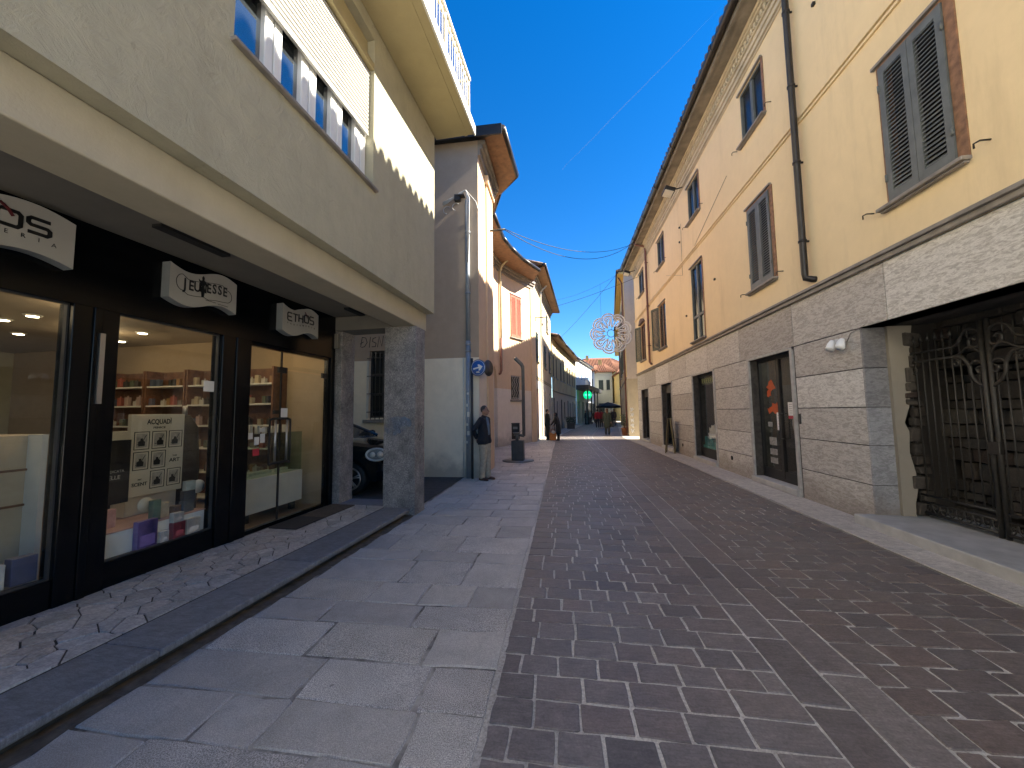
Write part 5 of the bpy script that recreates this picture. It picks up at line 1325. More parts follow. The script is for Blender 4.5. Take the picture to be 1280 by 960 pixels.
# closing of the view
def block_house(name, label, x0, x1, y0, y1, z, mat_, wins, roofz, rm='tile', side=None):
    t = thing(name, label, 'house', (0, 0, 0))
    b = MB(); P = lambda a, zz, d: (a, y0+d, zz); wall(b, x0, x1, 0, z, [(a, c, q0, q1, .15) for a, c, q0, q1 in wins], P)
    b.poly((x0, y0, 0), (x0, y1, 0), (x0, y1, z), (x0, y0, z)); b.poly((x1, y0, 0), (x1, y1, 0), (x1, y1, z), (x1, y0, z)); b.poly((x0, y1, 0), (x1, y1, 0), (x1, y1, z), (x0, y1, z)); b.build('wall', MT[mat_], t)
    for a, c, q0, q1 in wins:
        w_ = MB(); frame(w_, P, a, c, q0, q1, .07, .04, .12); bx(w_, P, a+.07, c-.07, q0+.07, q1-.07, .08, .1); bx(w_, P, (a+c)/2-.03, (a+c)/2+.03, q0+.07, q1-.07, .03, .08); r__ = w_.build('window', MT['shutterdark'], t)
        s_ = MB(); bx(s_, P, a-.1, c+.1, q0-.1, q0, -.1, .02); s_.build('sill', MT['trim'], r__)
    o = .5; xm0, xm1, ym = x0+(x1-x0)*.3, x1-(x1-x0)*.3, (y0+y1)/2
    r_ = MB(); A, B_, C_, D_ = (x0-o, y0-o, z+.05), (x1+o, y0-o, z+.05), (x1+o, y1+o, z+.05), (x0-o, y1+o, z+.05); E_, F_ = (xm0, ym, roofz), (xm1, ym, roofz)
    r_.poly(A, B_, F_, E_); r_.poly(B_, C_, F_); r_.poly(C_, D_, E_, F_); r_.poly(D_, A, E_); r_.poly(A, B_, C_, D_)
    i = x0-o
    while i < x1+o:
        f_ = min(1, max(0, (i-xm0)/(xm1-xm0))); top = Vector((min(max(i, xm0), xm1), ym, roofz)); e0 = Vector((i, y0-o, z+.05)); k = 1.0
        r_.tube([e0+Vector((0, -.05, .03)), e0.lerp(top, .9)+Vector((0, 0, .03))], [.12, .1], 5); i += .34
    rf_ = r_.build('roof', MT[rm], t)
    c_ = MB(); c_.box(xm0+.3, xm0+.9, ym-1.2, ym-.6, roofz-1.2, roofz+.5); c_.build('chimney', MT['farochre'], rf_)
    return t
block_house('pale_house', 'pale green grey house with brown hip roof closing the street', 5.5, 8.6, 66, 76, 8.2, 'farpale', [(6.3, 7.1, 5.2, 6.9), (6.2, 7.2, .2, 2.9), (7.6, 8.2, 5.2, 6.9)], 10.4)
block_house('white_house', 'white far house between the blue windowed building and the pale green grey house', 2.5, 5.3, 62, 72, 8.0, 'farwhite', [(3.0, 3.9, 5.2, 6.8), (4.3, 5.0, 5.2, 6.8), (4.2, 5.1, .2, 2.8)], 9.6)
block_house('ochre_house', 'ochre yellow house behind the dark parasols at the street end', 8.9, 13.5, 60, 70, 7.4, 'farochre', [(9.3, 10.0, 4.8, 6.2), (9.3, 10.2, .2, 2.6), (11, 11.8, 4.8, 6.2)], 9.0)
block_house('hill_house', 'large house with long terracotta hip roof behind the pale house', 1, 16, 84, 98, 10.2, 'farochre', [(7, 8, 7.5, 9.2), (10, 11, 7.5, 9.2)], 14.2)

# houses beyond the alley on the right
def right_house(name, label, p, dirv, L_, zw, mats_, over, wins, doors_, depth=9):
    t = thing(name, label, 'house', (p[0], p[1], 0), -math.atan2(dirv[0], dirv[1]))
    P = lambda a, z, d: (d, a, z)
    hs_ = [(a, c, z0, z1, .14) for a, c, z0, z1 in wins]; hd = [(a, c, .05, z1, .2) for a, c, z1 in doors_]
    b = MB(); wall(b, 0, L_, 3.6, zw, hs_, P); b.build('wall', MT[mats_[0]], t)
    b = MB(); wall(b, 0, L_, 0, 3.6, hd, P); b.build('lower_wall', MT[mats_[1]], t)
    q = depth*dirv[0]/dirv[1]                       # the end wall runs square to the street, not to the slanting front
    b = MB(); b.poly((0, 0, 3.6), (depth, q, 3.6), (depth, q, zw), (0, 0, zw)); b.poly((0, L_, 0), (depth, L_, 0), (depth, L_, zw), (0, L_, zw)); b.poly((depth, q, 0), (depth, L_, 0), (depth, L_, zw), (depth, q, zw)); b.build('end_wall', MT[mats_[2]], t)
    b = MB(); b.poly((0, 0, 0), (depth, q, 0), (depth, q, 3.6), (0, 0, 3.6)); b.build('end_wall_base', MT[mats_[3]], t)
    b = MB(); b.prism([(-over, -.25), (depth, q-.2), (depth, L_), (-over, L_)], zw, zw+.12, lambda x, y, z: (x, y, z)); b.build('eaves', MT['farochre'], t)
    b = MB(); b.poly((-over, -.25, zw+.13), (-over, L_, zw+.13), (4.5, L_, zw+1.6), (4.5, q/2-.25, zw+1.6)); b.poly((4.5, q/2-.25, zw+1.6), (4.5, L_, zw+1.6), (depth, L_, zw+.13), (depth, q-.2, zw+.13))
    a = -.2
    while a < L_: b.tube([(-over-.05, a, zw+.2), (.8, a, zw+.55)], .08, 6); a += .22
    b.build('roof', MT['oldtile'], t)
    b = MB(); b.tube([(-over, -.25, zw+.08), (-over, L_, zw+.08)], .085, 8); b.build('gutter', MT['gutter'], t)
    for a, c, z0, z1 in wins:
        w_ = MB(); frame(w_, P, a, c, z0, z1, .06, .04, .1); bx(w_, P, a+.06, c-.06, z0+.06, z1-.06, .07, .08); r__ = w_.build('window', MT['shutterdark'], t)
        for x0, s_ in ((a, -1), (c, 1)):
            l_ = MB(); louvre(l_, P, x0-.02-.45 if s_ < 0 else x0+.02, x0-.02 if s_ < 0 else x0+.47, z0, z1, -.055, .06, .08); l_.build('shutter', MT['shutterdark'], r__)
        s2 = MB(); bx(s2, P, a-.08, c+.08, z0-.07, z0, -.1, .02); s2.build('sill', MT['trim'], r__)
    for a, c, z1 in doors_:
        m_ = MB(); bx(m_, P, a+.02, c-.02, .05, z1-.02, .1, .15); m_.build('door', MT['wood'], t)
    b = MB(); bx(b, P, 0, L_, 3.6, 3.7, -.06, 0); b.build('storey_band', MT['mould'], t)
    b = MB(); b.tube([P(.5, zw, -.3), P(.5, zw-.4, -.1), P(.5, .2, -.09)], .05, 8); b.build('downpipe', MT['rust'], t)
    return t
r2 = right_house('ochre_townhouse', 'narrow ochre house with white scrawl just past the sunlit alley', (4.08, 24.3), (.12, 1), 12.7, 10.3, ('r2front', 'r2low', 'r2up', 'r2low'), .4,
    [(2, 3, 7.6, 9.2), (5.5, 6.5, 7.6, 9.2), (9, 10, 7.6, 9.2), (2, 3, 4.4, 6.3), (5.5, 6.5, 4.4, 6.3), (9, 10, 4.4, 6.3)], [(2, 3, 2.6), (5.4, 6.8, 2.6), (9, 10.4, 2.6)])
r3 = right_house('grey_townhouse', 'grey brown house with open dark shutters beyond the narrow ochre house', (5.66, 37.0), (.14, 1), 18, 9.4, ('r2up', 'r2low', 'r2up', 'r2low'), .45,
    [(1.5, 2.5, 4.4, 6.3), (5, 6, 4.4, 6.3), (9, 10, 4.4, 6.3), (13, 14, 4.4, 6.3), (1.5, 2.5, 7, 8.6), (5, 6, 7, 8.6), (9, 10, 7, 8.6)], [(1.5, 2.6, 2.6), (5, 6.4, 2.6), (9, 10.4, 2.6)])
b = MB()                                             # white painted scrawl at the foot of the end wall
for k in range(5):
    st = [(.22+.09*math.sin(q*1.7+k), .35+k*.33+.11*math.sin(q*2.3+k*2)) for q in range(9)]
    b.ribbon(st, .05, lambda a, z, d: (a, -.003-d, z), 0, .001)
b.build('graffiti', MT['white'], r2)
# ------------------------------------------------------------------ parked car in the alley
car = thing('parked_car', 'black compact car parked in the alley behind the stone pillar', 'car', (-7.4, 7.86, .012))
def arc(cx, cz, r, a0, a1, n=12): return [(cx+r*math.cos(a0+(a1-a0)*i/n), cz+r*math.sin(a0+(a1-a0)*i/n)) for i in range(n+1)]
prof = [(.10, .34), (.38, .30)]+arc(.80, .32, .385, PI*1.02, -.02)+[(1.35, .24), (2.1, .22), (2.75, .24)]+arc(3.25, .32, .385, PI*1.02, -.02)+[(3.78, .26), (3.98, .28), (4.07, .40), (4.10, .56), (4.07, .74), (4.0, .87), (3.86, .96), (3.6, 1.02), (3.25, 1.07), (2.95, 1.10), (2.2, 1.10), (1.2, 1.11), (.3, 1.10), (.06, 1.0), (.0, .8), (.01, .55)]
ts = [-1, -.985, -.94, -.85, -.65, -.3, 0, .3, .65, .85, .94, .985, 1]
b = MB(); b.smooth = True; n = len(prof); V = []
for t in ts:
    s = abs(t)**5
    for x, z in prof:
        xx = x-s*.30*max(0, (x-3.55)/.55)**1.5 + s*.2*max(0, (.5-x)/.5)**1.5
        zz = z-(s*.11*max(0, (z-.75)/.35) if z > .75 else 0)
        bul = 1-.10*max(0, (z-.8)/.3)**2-.04*max(0, (.5-z)/.3)
        V.append((xx, t*.88*bul, zz))
F = [(i*n+k, i*n+(k+1) % n, (i+1)*n+(k+1) % n, (i+1)*n+k) for i in range(len(ts)-1) for k in range(n)]
b.add(V, F); b.add(V[:n], [tuple(range(n-1, -1, -1))]); b.add(V[-n:], [tuple(range(n))])
b.build('body', MT['carpaint'], car)
b = MB(); lo = [(.28, -.78), (2.98, -.74), (2.98, .74), (.28, .78)]; hi = [(.62, -.60), (2.02, -.58), (2.02, .58), (.62, .60)]
b.add([(x, y, 1.08) for x, y in lo]+[(x, y, 1.50) for x, y in hi], [(0, 1, 5, 4), (1, 2, 6, 5), (2, 3, 7, 6), (3, 0, 4, 7)]); b.build('window_glass', MT['mirrordark'], car)
b = MB(); b.add([(x+.0, y*1.03, 1.49) for x, y in hi]+[(.75, -.5, 1.55), (1.9, -.48, 1.55), (1.9, .48, 1.55), (.75, .5, 1.55)], [(0, 1, 5, 4), (1, 2, 6, 5), (2, 3, 7, 6), (3, 0, 4, 7), (4, 5, 6, 7)])
for s in (-1, 1):
    b.tube([(2.98, .745*s, 1.08), (2.02, .585*s, 1.50)], .035, 8); b.tube([(.28, .785*s, 1.08), (.62, .605*s, 1.50)], .05, 8); b.tube([(1.5, .772*s, 1.08), (1.45, .61*s, 1.5)], .03, 6)
b.build('roof', MT['carpaint'], car, .02, 2)
b = MB()
for s in (-1, 1): b.tube([(.3, .795*s, 1.10), (2.95, .76*s, 1.10)], .009, 6)
b.build('chrome_strip', MT['chrome'], car)
for s in (-1, 1):
    b = MB(); b.sphere((2.72, .96*s, 1.14), .085, 12, .065); b.tube([(2.74, .78*s, 1.09), (2.72, .9*s, 1.12)], .025, 6); b.build('mirror', MT['carpaint'], car)
    e1 = Vector((.62, -.78*s*-1*-1, 0)) if False else Vector((.66, .75*-s*-1, 0))
    c = Vector((3.80, .885*s, .80)); nrm = Vector((.3, .95*s, .12)).normalized(); tu = Vector((-.95*s, .3, 0)).normalized()*-s; tw = nrm.cross(tu).normalized()
    b = MB(); b.tube([c+nrm*.02+tu*.19*math.cos(q)+tw*.115*math.sin(q) for q in [2*PI*i/24 for i in range(24)]], .02, 8, closed=True); hl = b.build('headlight', MT['alu'], car)
    b = MB(); b.add([c+nrm*.015]+[c+nrm*(.005)+tu*.185*math.cos(q)+tw*.11*math.sin(q) for q in [2*PI*i/24 for i in range(24)]], [(0, 1+i, 1+(i+1) % 24) for i in range(24)]); b.build('reflector', MT['steel'], hl)
    b = MB()
    for o, r in ((.07, .06), (-.07, .05)): b.sphere(tuple(c+nrm*.02+tu*o), r, 12)
    b.build('lamp', MT['offwhite'], hl)
    b = MB(); b.tube([Vector((4.0, .62*s, .42))+Vector((.04*math.cos(q)*.2, .07*math.cos(q), .07*math.sin(q))) for q in [2*PI*i/16 for i in range(16)]], .012, 6, closed=True); b.build('fog_light', MT['chrome'], car)
b = MB(); b.box(4.03, 4.115, -.38, .38, .50, .64); b.build('grille', MT['blackmatt'], car, .02, 2)
b = MB(); b.box(4.05, 4.12, -.26, .26, .36, .46); b.build('number_plate', MT['white'], car, .004, 1)
for x in (.80, 3.25):
    for s in (-1, 1):
        b = MB(); prf = [(.20, -.09), (.29, -.10), (.318, -.07), (.322, 0), (.318, .07), (.29, .10), (.20, .09)]
        b.lathe(prf, 28); wo_ = b.build('wheel', MT['blackmatt'], car); wo_.location = (x, .77*s, .322); wo_.rotation_euler = (PI/2, 0, 0)
        z = -.092*(-s) if False else (.092 if s < 0 else -.092)
        r_ = MB(); r_.tube([(.205*math.cos(q), .205*math.sin(q), z) for q in [2*PI*i/28 for i in range(28)]], .016, 8, closed=True)
        for k in range(5):
            q = 2*PI*k/5+.3
            for dq in (-.13, .13): r_.tube([(.04*math.cos(q), .04*math.sin(q), z*1.03), (.2*math.cos(q+dq), .2*math.sin(q+dq), z)], .014, 6)
        r_.lathe([(0, -.012), (.05, -.012), (.05, .012), (0, .012)], 14, (0, 0, z)); r_.build('rim', MT['alu'], wo_)

# ------------------------------------------------------------------ people
def limb(mb, pts, rs, n=10):
    pts = [Vector(p) for p in pts]; a = (pts[0]-pts[1]).normalized(); c = (pts[-1]-pts[-2]).normalized()
    P = [pts[0]+a*rs[0]*.95, pts[0]+a*rs[0]*.7, pts[0]+a*rs[0]*.3]+pts+[pts[-1]+c*rs[-1]*.3, pts[-1]+c*rs[-1]*.7, pts[-1]+c*rs[-1]*.95]
    R_ = [rs[0]*.2, rs[0]*.7, rs[0]*.95]+list(rs)+[rs[-1]*.95, rs[-1]*.7, rs[-1]*.2]
    mb.tube(P, R_, n)
def organic(name, mb, mat_, parent, vox, it=4):
    o = mb.build(name, mat_)
    r = o.modifiers.new('r', 'REMESH'); r.mode = 'VOXEL'; r.voxel_size = vox; r.use_smooth_shade = True
    s = o.modifiers.new('s', 'SMOOTH'); s.factor = .5; s.iterations = it
    dg = bpy.context.evaluated_depsgraph_get(); dg.update()
    me = bpy.data.meshes.new_from_object(o.evaluated_get(dg)); o.modifiers.clear(); o.data = me; me.name = name
    me.materials.clear(); me.materials.append(mat_); o.parent = parent
    return o
def person(label, loc, face, h=1.75, skin=(.36, .22, .16), hair=(.03, .025, .02), top=(.02, .02, .03), legs=(.03, .03, .035), shoes=(.02, .015, .012),
           stride=.0, arms=((-.02, .0, .25), (-.02, .0, .25)), hem=.80, lean=0., vox=.022, group=None, elbows=None, wrists=None, long_hair=False, collar=None, grey_sides=None):
    t = thing('person', label, 'person', loc, face, group); k = h/1.75
    ln = lambda p: Vector((p[0]*k+math.sin(lean)*max(0, p[2]-.92)*k, p[1]*k, p[2]*k if p[2] < .92 else (.92+(p[2]-.92)*math.cos(lean))*k))
    V_ = lambda *p: ln(p)
    hip = [V_(0, .085*s, .90) for s in (1, -1)]; sh_ = [V_(0, .185*s, 1.42) for s in (1, -1)]
    kn, an = [], []
    for i, s in enumerate((1, -1)):
        f = stride*s
        kn.append(V_(.45*math.sin(f)+.02, .09*s, .92-.45*math.cos(f)-.005)); bk = f-(.35*stride if s < 0 else 0)-.02
        an.append(Vector((kn[i].x+.40*k*math.sin(bk), .09*s*k, max(.075*k, kn[i].z-.40*k*math.cos(bk)))))
    el, wr = [], []
    for i, s in enumerate((1, -1)):
        sw, ab, bd = arms[i]
        e = Vector((sh_[i].x+.29*k*math.sin(sw), sh_[i].y+s*(.03+.29*math.sin(ab))*k, sh_[i].z-.29*k*math.cos(sw)*math.cos(ab)))
        wv = Vector((e.x+.25*k*math.sin(sw+bd), e.y-s*.01*k, e.z-.25*k*math.cos(sw+bd)))
        if elbows and elbows[i]: e = V_(*elbows[i])
        if wrists and wrists[i]: wv = V_(*wrists[i])
        el.append(e); wr.append(wv)
    hc_ = V_(.02, 0, 1.635)
    sk = coat(skin, .55)
    b = MB()
    for i, s in enumerate((1, -1)):
        limb(b, [hip[i], kn[i], an[i]], [.082*k, .055*k, .04*k]); limb(b, [an[i]+Vector((-.03, 0, -.03))*k, an[i]+Vector((.13, .015*s, -.045))*k], [.035*k, .026*k])
        limb(b, [sh_[i], el[i], wr[i]], [.05*k, .04*k, .028*k])
        limb(b, [V_(0, .07*s, .93), V_(.0, .07*s, 1.15), V_(0, .10*s, 1.38)], [.105*k, .095*k, .085*k])
        d = (wr[i]-el[i]).normalized(); sd = d.cross(Vector((0, 0, 1))); sd = sd.normalized() if sd.length > .2 else Vector((1, 0, 0)); fwd_ = Vector((1, 0, 0))-d*d.x; sd = fwd_.normalized() if fwd_.length > .3 else sd
        rf = max(.0085, vox*.55)*k; pc = wr[i]+d*.05*k; q_ = d.cross(sd).normalized()*s
        limb(b, [wr[i], pc+d*.03*k], [.027*k, .03*k]); 
        for j in range(4):
            o = (j-1.5)*.019*k; L_ = (.07, .08, .075, .058)[j]*k; p0 = pc+d*.03*k+sd*o
            limb(b, [p0, p0+d*L_*.5-q_*.006*k, p0+d*L_*.9-q_*.022*k], [rf, rf*.92, rf*.8], 6)
        limb(b, [wr[i]+d*.025*k+sd*.02*k, wr[i]+d*.06*k+sd*.045*k, wr[i]+d*.09*k+sd*.05*k], [rf*1.15, rf*1.05, rf*.9], 6)
    limb(b, [V_(0, 0, 1.40), V_(.01, 0, 1.56)], [.062*k, .055*k])
    b.sphere(tuple(hc_), .083*k, 16, .115*k); b.sphere(tuple(hc_+Vector((.045, 0, -.055))*k), .052*k, 12)
    limb(b, [hc_+Vector((.083, 0, .015))*k, hc_+Vector((.108, 0, -.022))*k], [.012*k, .017*k], 8)
    for s in (1, -1): b.sphere(tuple(hc_+Vector((-.005, .086*s, -.01))*k), .022*k, 8, .034*k)
    organic('body', b, sk, t, vox*.8 if vox > .012 else vox, 2)
    if vox < .012:
        for s in (1, -1):
            b = MB(); b.sphere(tuple(hc_+Vector((.078, .031*s, .012))*k), .011*k, 8); b.build('eye', MT['ink'], t)
        b = MB(); limb(b, [hc_+Vector((.092, -.018, -.06))*k, hc_+Vector((.097, 0, -.06))*k, hc_+Vector((.092, .018, -.06))*k], [.004, .006, .004], 6); b.build('mouth', coat((.28, .12, .10), .5), t)
    b = MB()
    for i in (0, 1): limb(b, [hip[i]+Vector((0, 0, .04*k)), (hip[i]+kn[i])/2+Vector((.01, 0, 0)), kn[i], an[i]+Vector((0, 0, .02*k))], [.118*k, .098*k, .078*k, .07*k], 12)
    organic('trousers', b, coat(legs), t, vox, 3)
    b = MB()
    for i, s in enumerate((1, -1)):
        limb(b, [V_(0, .075*s, max(hem+.1, .9)), V_(0, .072*s, 1.15), V_(0, .105*s, 1.37)], [.13*k, .125*k, .105*k], 12); limb(b, [sh_[i]+Vector((0, -.02*s, 0)), el[i], wr[i]-(wr[i]-el[i])*.06], [.078*k, .064*k, .047*k], 12)
        if hem < .9:
            limb(b, [V_(0, .075*s, 1.0), V_(0, .085*s, (hem+1)/2), V_(0, .09*s, hem+.06)], [.13*k, .135*k, .14*k], 12)
            if hem < .75: limb(b, [V_(.05*math.sin(stride), .03*s, .95), V_(.07*stride, .04*s, hem+.06)], [.13*k, .15*k], 12)
    limb(b, [V_(-.01, 0, 1.42), V_(-.005, 0, 1.48)], [.10*k, .075*k])
    organic('jacket', b, coat(top), t, vox, 3)
    if collar:
        b = MB(); limb(b, [V_(.06, 0, 1.44), V_(.09, 0, 1.3), V_(.10, 0, 1.1)], [.045*k, .05*k, .05*k]); organic('shirt', b, coat(collar), t, vox, 2)
    for i, s in enumerate((1, -1)):
        b = MB(); limb(b, [an[i]+Vector((-.04, 0, -.035))*k, an[i]+Vector((.06, .01*s, -.038))*k, an[i]+Vector((.15, .018*s, -.05))*k], [.042*k, .04*k, .032*k]); organic('shoe', b, coat(shoes, .45), t, min(vox, .016), 2)
    b = MB(); b.sphere(tuple(hc_+Vector((-.022, 0, .028))*k), .089*k, 14, .10*k)
    if long_hair: limb(b, [hc_+Vector((-.04, 0, 0))*k, hc_+Vector((-.055, 0, -.18))*k], [.09*k, .075*k])
    organic('hair', b, coat(hair), t, min(vox, .018), 2)
    return t

person('man in dark navy jacket and beige trousers standing by the blue traffic sign', (-1.87, 8.92, .0), math.radians(-14), 1.76, (.33, .18, .12), (.05, .045, .04), (.012, .014, .022), (.40, .345, .26), (.09, .035, .02),
       stride=.04, elbows=[(-.13, .27, 1.18), (-.15, -.27, 1.19)], wrists=[(-.16, .08, .98), (-.17, -.08, .99)], hem=.86, vox=.0095, collar=(.12, .16, .22))
person('person in dark clothes standing against the sunlit wall strip, arms folded', (-.86, 21.5, 0), math.radians(20), 1.74, top=(.025, .025, .02), legs=(.02, .02, .018), wrists=[(.14, -.06, 1.18), (.15, .06, 1.16)], elbows=[(.03, .27, 1.15), (.03, -.27, 1.15)], hem=.8)
person('person in long black coat and headscarf leaning towards an orange bag', (-.24, 21.2, 0), math.radians(165), 1.56, top=(.012, .012, .014), legs=(.012, .012, .012), hair=(.02, .02, .025), hem=.42, lean=.22, long_hair=True, arms=((.5, .1, .2), (.4, .2, .2)))
t = thing('shopping_bag', 'orange and white shopping bag on the ground between two standing people', 'bag', (-.56, 21.3, 0), .3)
b = MB(); b.add([(-.17, -.09, 0), (.17, -.09, 0), (.17, .09, 0), (-.17, .09, 0), (-.2, -.06, .42), (.2, -.06, .42), (.2, .06, .42), (-.2, .06, .42)], [(0, 3, 2, 1), (0, 1, 5, 4), (1, 2, 6, 5), (2, 3, 7, 6), (3, 0, 4, 7), (4, 5, 6, 7)]); b.build('sack', coat((.55, .22, .06)), t, .02, 2)
b = MB(); b.sphere((.03, 0, .44), .13, 12, .10); b.build('contents', MT['offwhite'], t)
b = MB()
for s in (-1, 1): b.tube([(-.12, .06*s, .42), (-.08, .06*s, .62), (.08, .06*s, .62), (.12, .06*s, .42)], .01, 6)
b.build('handle', coat((.3, .12, .04)), t)
person('woman in long dark green coat with brown hair walking away down the street', (2.92, 25.6, 0), math.radians(86), 1.76, top=(.022, .03, .02), legs=(.015, .015, .018), hair=(.10, .05, .025), hem=.52, stride=.22, long_hair=True, arms=((.15, .12, .15), (-.15, .12, .1)))
t = thing('handbag', 'black handbag carried beside the woman in the green coat', 'bag', (3.24, 25.6, .55)); b = MB(); b.box(-.07, .07, -.16, .16, 0, .24); b.build('body', MT['blackmatt'], t, .03, 2); b = MB(); b.tube([(0, -.12, .24), (0, -.08, .4), (0, .08, .4), (0, .12, .24)], .012, 6); b.build('strap', MT['blackmatt'], t)
far_people = [('person in red jacket walking away in the middle of the street', (3.3, 36.8), 88, (.42, .02, .03), (.03, .03, .045), .86, .2),
    ('person in dark red top beside the red jacketed walker', (3.75, 37.6), 92, (.25, .02, .03), (.04, .035, .03), .86, .12),
    ('person in black standing at the near edge of the dark canopy', (2.75, 46.5), 0, (.015, .015, .018), (.02, .02, .025), .8, .05),
    ('person in pale grey top walking under the green pharmacy sign', (3.25, 47.5), 260, (.35, .35, .34), (.03, .03, .05), .86, .2),
    ('person in dark blue coat far down the street below the canopy', (3.9, 53), 90, (.02, .025, .05), (.02, .02, .02), .6, .15),
    ('person in black coat, second figure below the far canopy', (4.55, 55), 95, (.02, .02, .02), (.025, .022, .02), .6, .1),
    ('person with white hair and dark coat by the grey brown house', (5.0, 39.8), 270, (.03, .03, .035), (.03, .03, .03), .8, .15),
    ('person in brown jacket beside the doors of the grey brown house', (5.45, 41.5), 265, (.10, .07, .05), (.05, .05, .06), .82, .2),
    ('person in purple grey coat in front of the dark parasols', (5.2, 45.5), 90, (.12, .10, .14), (.03, .03, .03), .7, .15)]
for i, (lab, p, fa, tp, lg, hm, st) in enumerate(far_people):
    person(lab, (p[0], p[1], 0), math.radians(fa), U(1.66, 1.8), top=tp, legs=lg, hem=hm, stride=st, vox=.03, hair=(.7, .7, .68) if 'white hair' in lab else (.04, .03, .025), group='people far down the street', arms=((.25*st*4, .08, .2), (-.25*st*4, .08, .2)))

# ------------------------------------------------------------------ street furniture
t = thing('traffic_sign', 'round blue traffic sign with white arrow on a dark post by the alley corner', 'sign', (-2.2, 9.06, 0))
b = MB(); b.tube([(0, 0, 0), (0, 0, 2.95)], .03, 10); b.build('post', MT['darksteel'], t)
def disc_part(c, nrm, r, name_face, mface, arrow):
    nrm = Vector(nrm).normalized(); rot = nrm.to_track_quat('Z', 'Y').to_matrix().to_4x4(); rot.translation = Vector(c)
    b_ = MB(); b_.lathe([(0, -.008), (r, -.008), (r, .008), (0, .008)], 28); o_ = b_.build(name_face, mface, t); o_.data.transform(rot)
    b_ = MB(); b_.tube([(r*math.cos(q), r*math.sin(q), 0) for q in [2*PI*i/28 for i in range(28)]], .009, 6, closed=True); o2 = b_.build('rim', MT['steel'], o_); o2.data.transform(rot)
    if arrow:
        xax = Vector((0, 0, 1)).cross(nrm).normalized(); yax = nrm.cross(xax)
        b_ = MB(); b_.tube([(r*.90*math.cos(q), r*.90*math.sin(q), .009) for q in [2*PI*i/28 for i in range(28)]], .006, 4, closed=True); o3 = b_.build('white_ring', MT['white'], o_); o3.data.transform(rot)
        ca, sa = math.cos(math.radians(12)), math.sin(math.radians(12))
        pts_ = [(-.66, -.10), (.10, -.10), (.02, -.38), (.22, -.38), (.66, 0), (.22, .38), (.02, .38), (.10, .10), (-.66, .10)]
        b_ = MB(); b_.prism([((x*ca-y*sa)*r, (x*sa+y*ca)*r) for x, y in pts_], .010, .013, lambda x, y, d: tuple(Vector(c)+xax*x+yax*y+nrm*d)); b_.build('arrow', MT['white'], o_)
        b_ = MB(); b_.prism([(x*.05, y*.05-r*.55) for x, y in ((-1, -.4), (1, -.4), (.6, .5), (-.7, .4))], .010, .012, lambda x, y, d: tuple(Vector(c)+xax*x+yax*y+nrm*d)); b_.build('sticker', MT['offwhite'], o_)
disc_part((.17, -.06, 2.70), (-.25, -1, 0), .20, 'sign_disc', plain('sign blue', (.012, .10, .38), .35, 0, .05), True)
disc_part((.37, .23, 2.72), (.9, -.42, 0), .20, 'sign_back', MT['darksteel'], False)
b = MB(); b.tube([(0, 0, 2.62), (.30, .02, 2.62)], .014, 6); b.tube([(0, 0, 2.80), (.30, .02, 2.80)], .014, 6); b.build('clamp', MT['steel'], t)

t = thing('drinking_fountain', 'dark steel column with bent top above a square pedestal on a round plate', 'fountain', (-1.48, 12.45, 0))
b = MB(); b.lathe([(0, 0), (.52, 0), (.52, .025), (0, .025)], 40); b.build('base_plate', MT['steel'], t)
b = MB(); b.box(-.20, .20, -.18, .18, .025, .66); b.build('pedestal', MT['darksteel'], t, .008, 2)
b = MB(); b.tube([(.19, .1, .80), (.19, .1, 3.02), (.185, .09, 3.12), (.15, .07, 3.2), (-.05, -.04, 3.40), (-.06, -.045, 3.41)], [.055, .055, .06, .062, .062, .06], 12); b.build('column', MT['steel'], t)
b = MB(); b.tube([(.19, .1, .80), (.1, .05, .83), (-.12, -.02, .86)], .045, 10); b.lathe([(0, -.02), (.11, -.02), (.13, .03), (.115, .03), (.1, -.005), (0, -.005)], 20, (-.04, 0, .90)); b.tube([(-.02, 0, .66), (-.02, 0, .88)], .05, 10); b.build('basin', MT['steel'], t)
b = MB(); b.tube([(.05, .02, .93), (.16, .08, 1.0), (.19, .1, 1.02)], .014, 6); b.build('spout', MT['chrome'], t)
t = thing('litter_bin', 'small dark box shaped litter bin behind the fountain pedestal', 'bin', (-1.60, 12.95, 0))
b = MB(); b.tube([(0, 0, 0), (0, 0, .75)], .03, 8); b.build('post', MT['darksteel'], t); b = MB(); b.box(-.14, .12, -.12, .12, .68, 1.2); b.box(-.15, .13, -.13, .13, 1.2, 1.225); b.build('container', MT['blackmatt'], t, .01, 2); b = MB(); b.box(-.09, .07, -.126, -.119, 1.02, 1.10); b.build('opening', MT['steel'], t)

t = thing('menu_board', 'brown wooden folding pavement board standing by the dark doorway', 'pavement sign', (3.95, 14.75, .018), math.radians(-20))
for s in (-1, 1):
    def AP(a, z, d, s=s): return (s*(.16-.12*z/1.25)+s*d, a, z)
    b = MB(); bx(b, AP, -.23, .23, .12, 1.25, -.012, .012); b.build('panel', MT['wood'], t, .004, 1)
    b = MB(); frame(b, AP, -.25, .25, .10, 1.28, .045, -.018, .02); bx(b, AP, -.25, -.205, 0, .10, -.018, .02); bx(b, AP, .205, .25, 0, .10, -.018, .02); b.build('frame', plain('olive brown frame', (.14, .10, .03), .5), t)
b = MB(); b.tube([(-.12, .2, .3), (.12, .2, .3)], .008, 5); b.build('stay', MT['iron'], t)

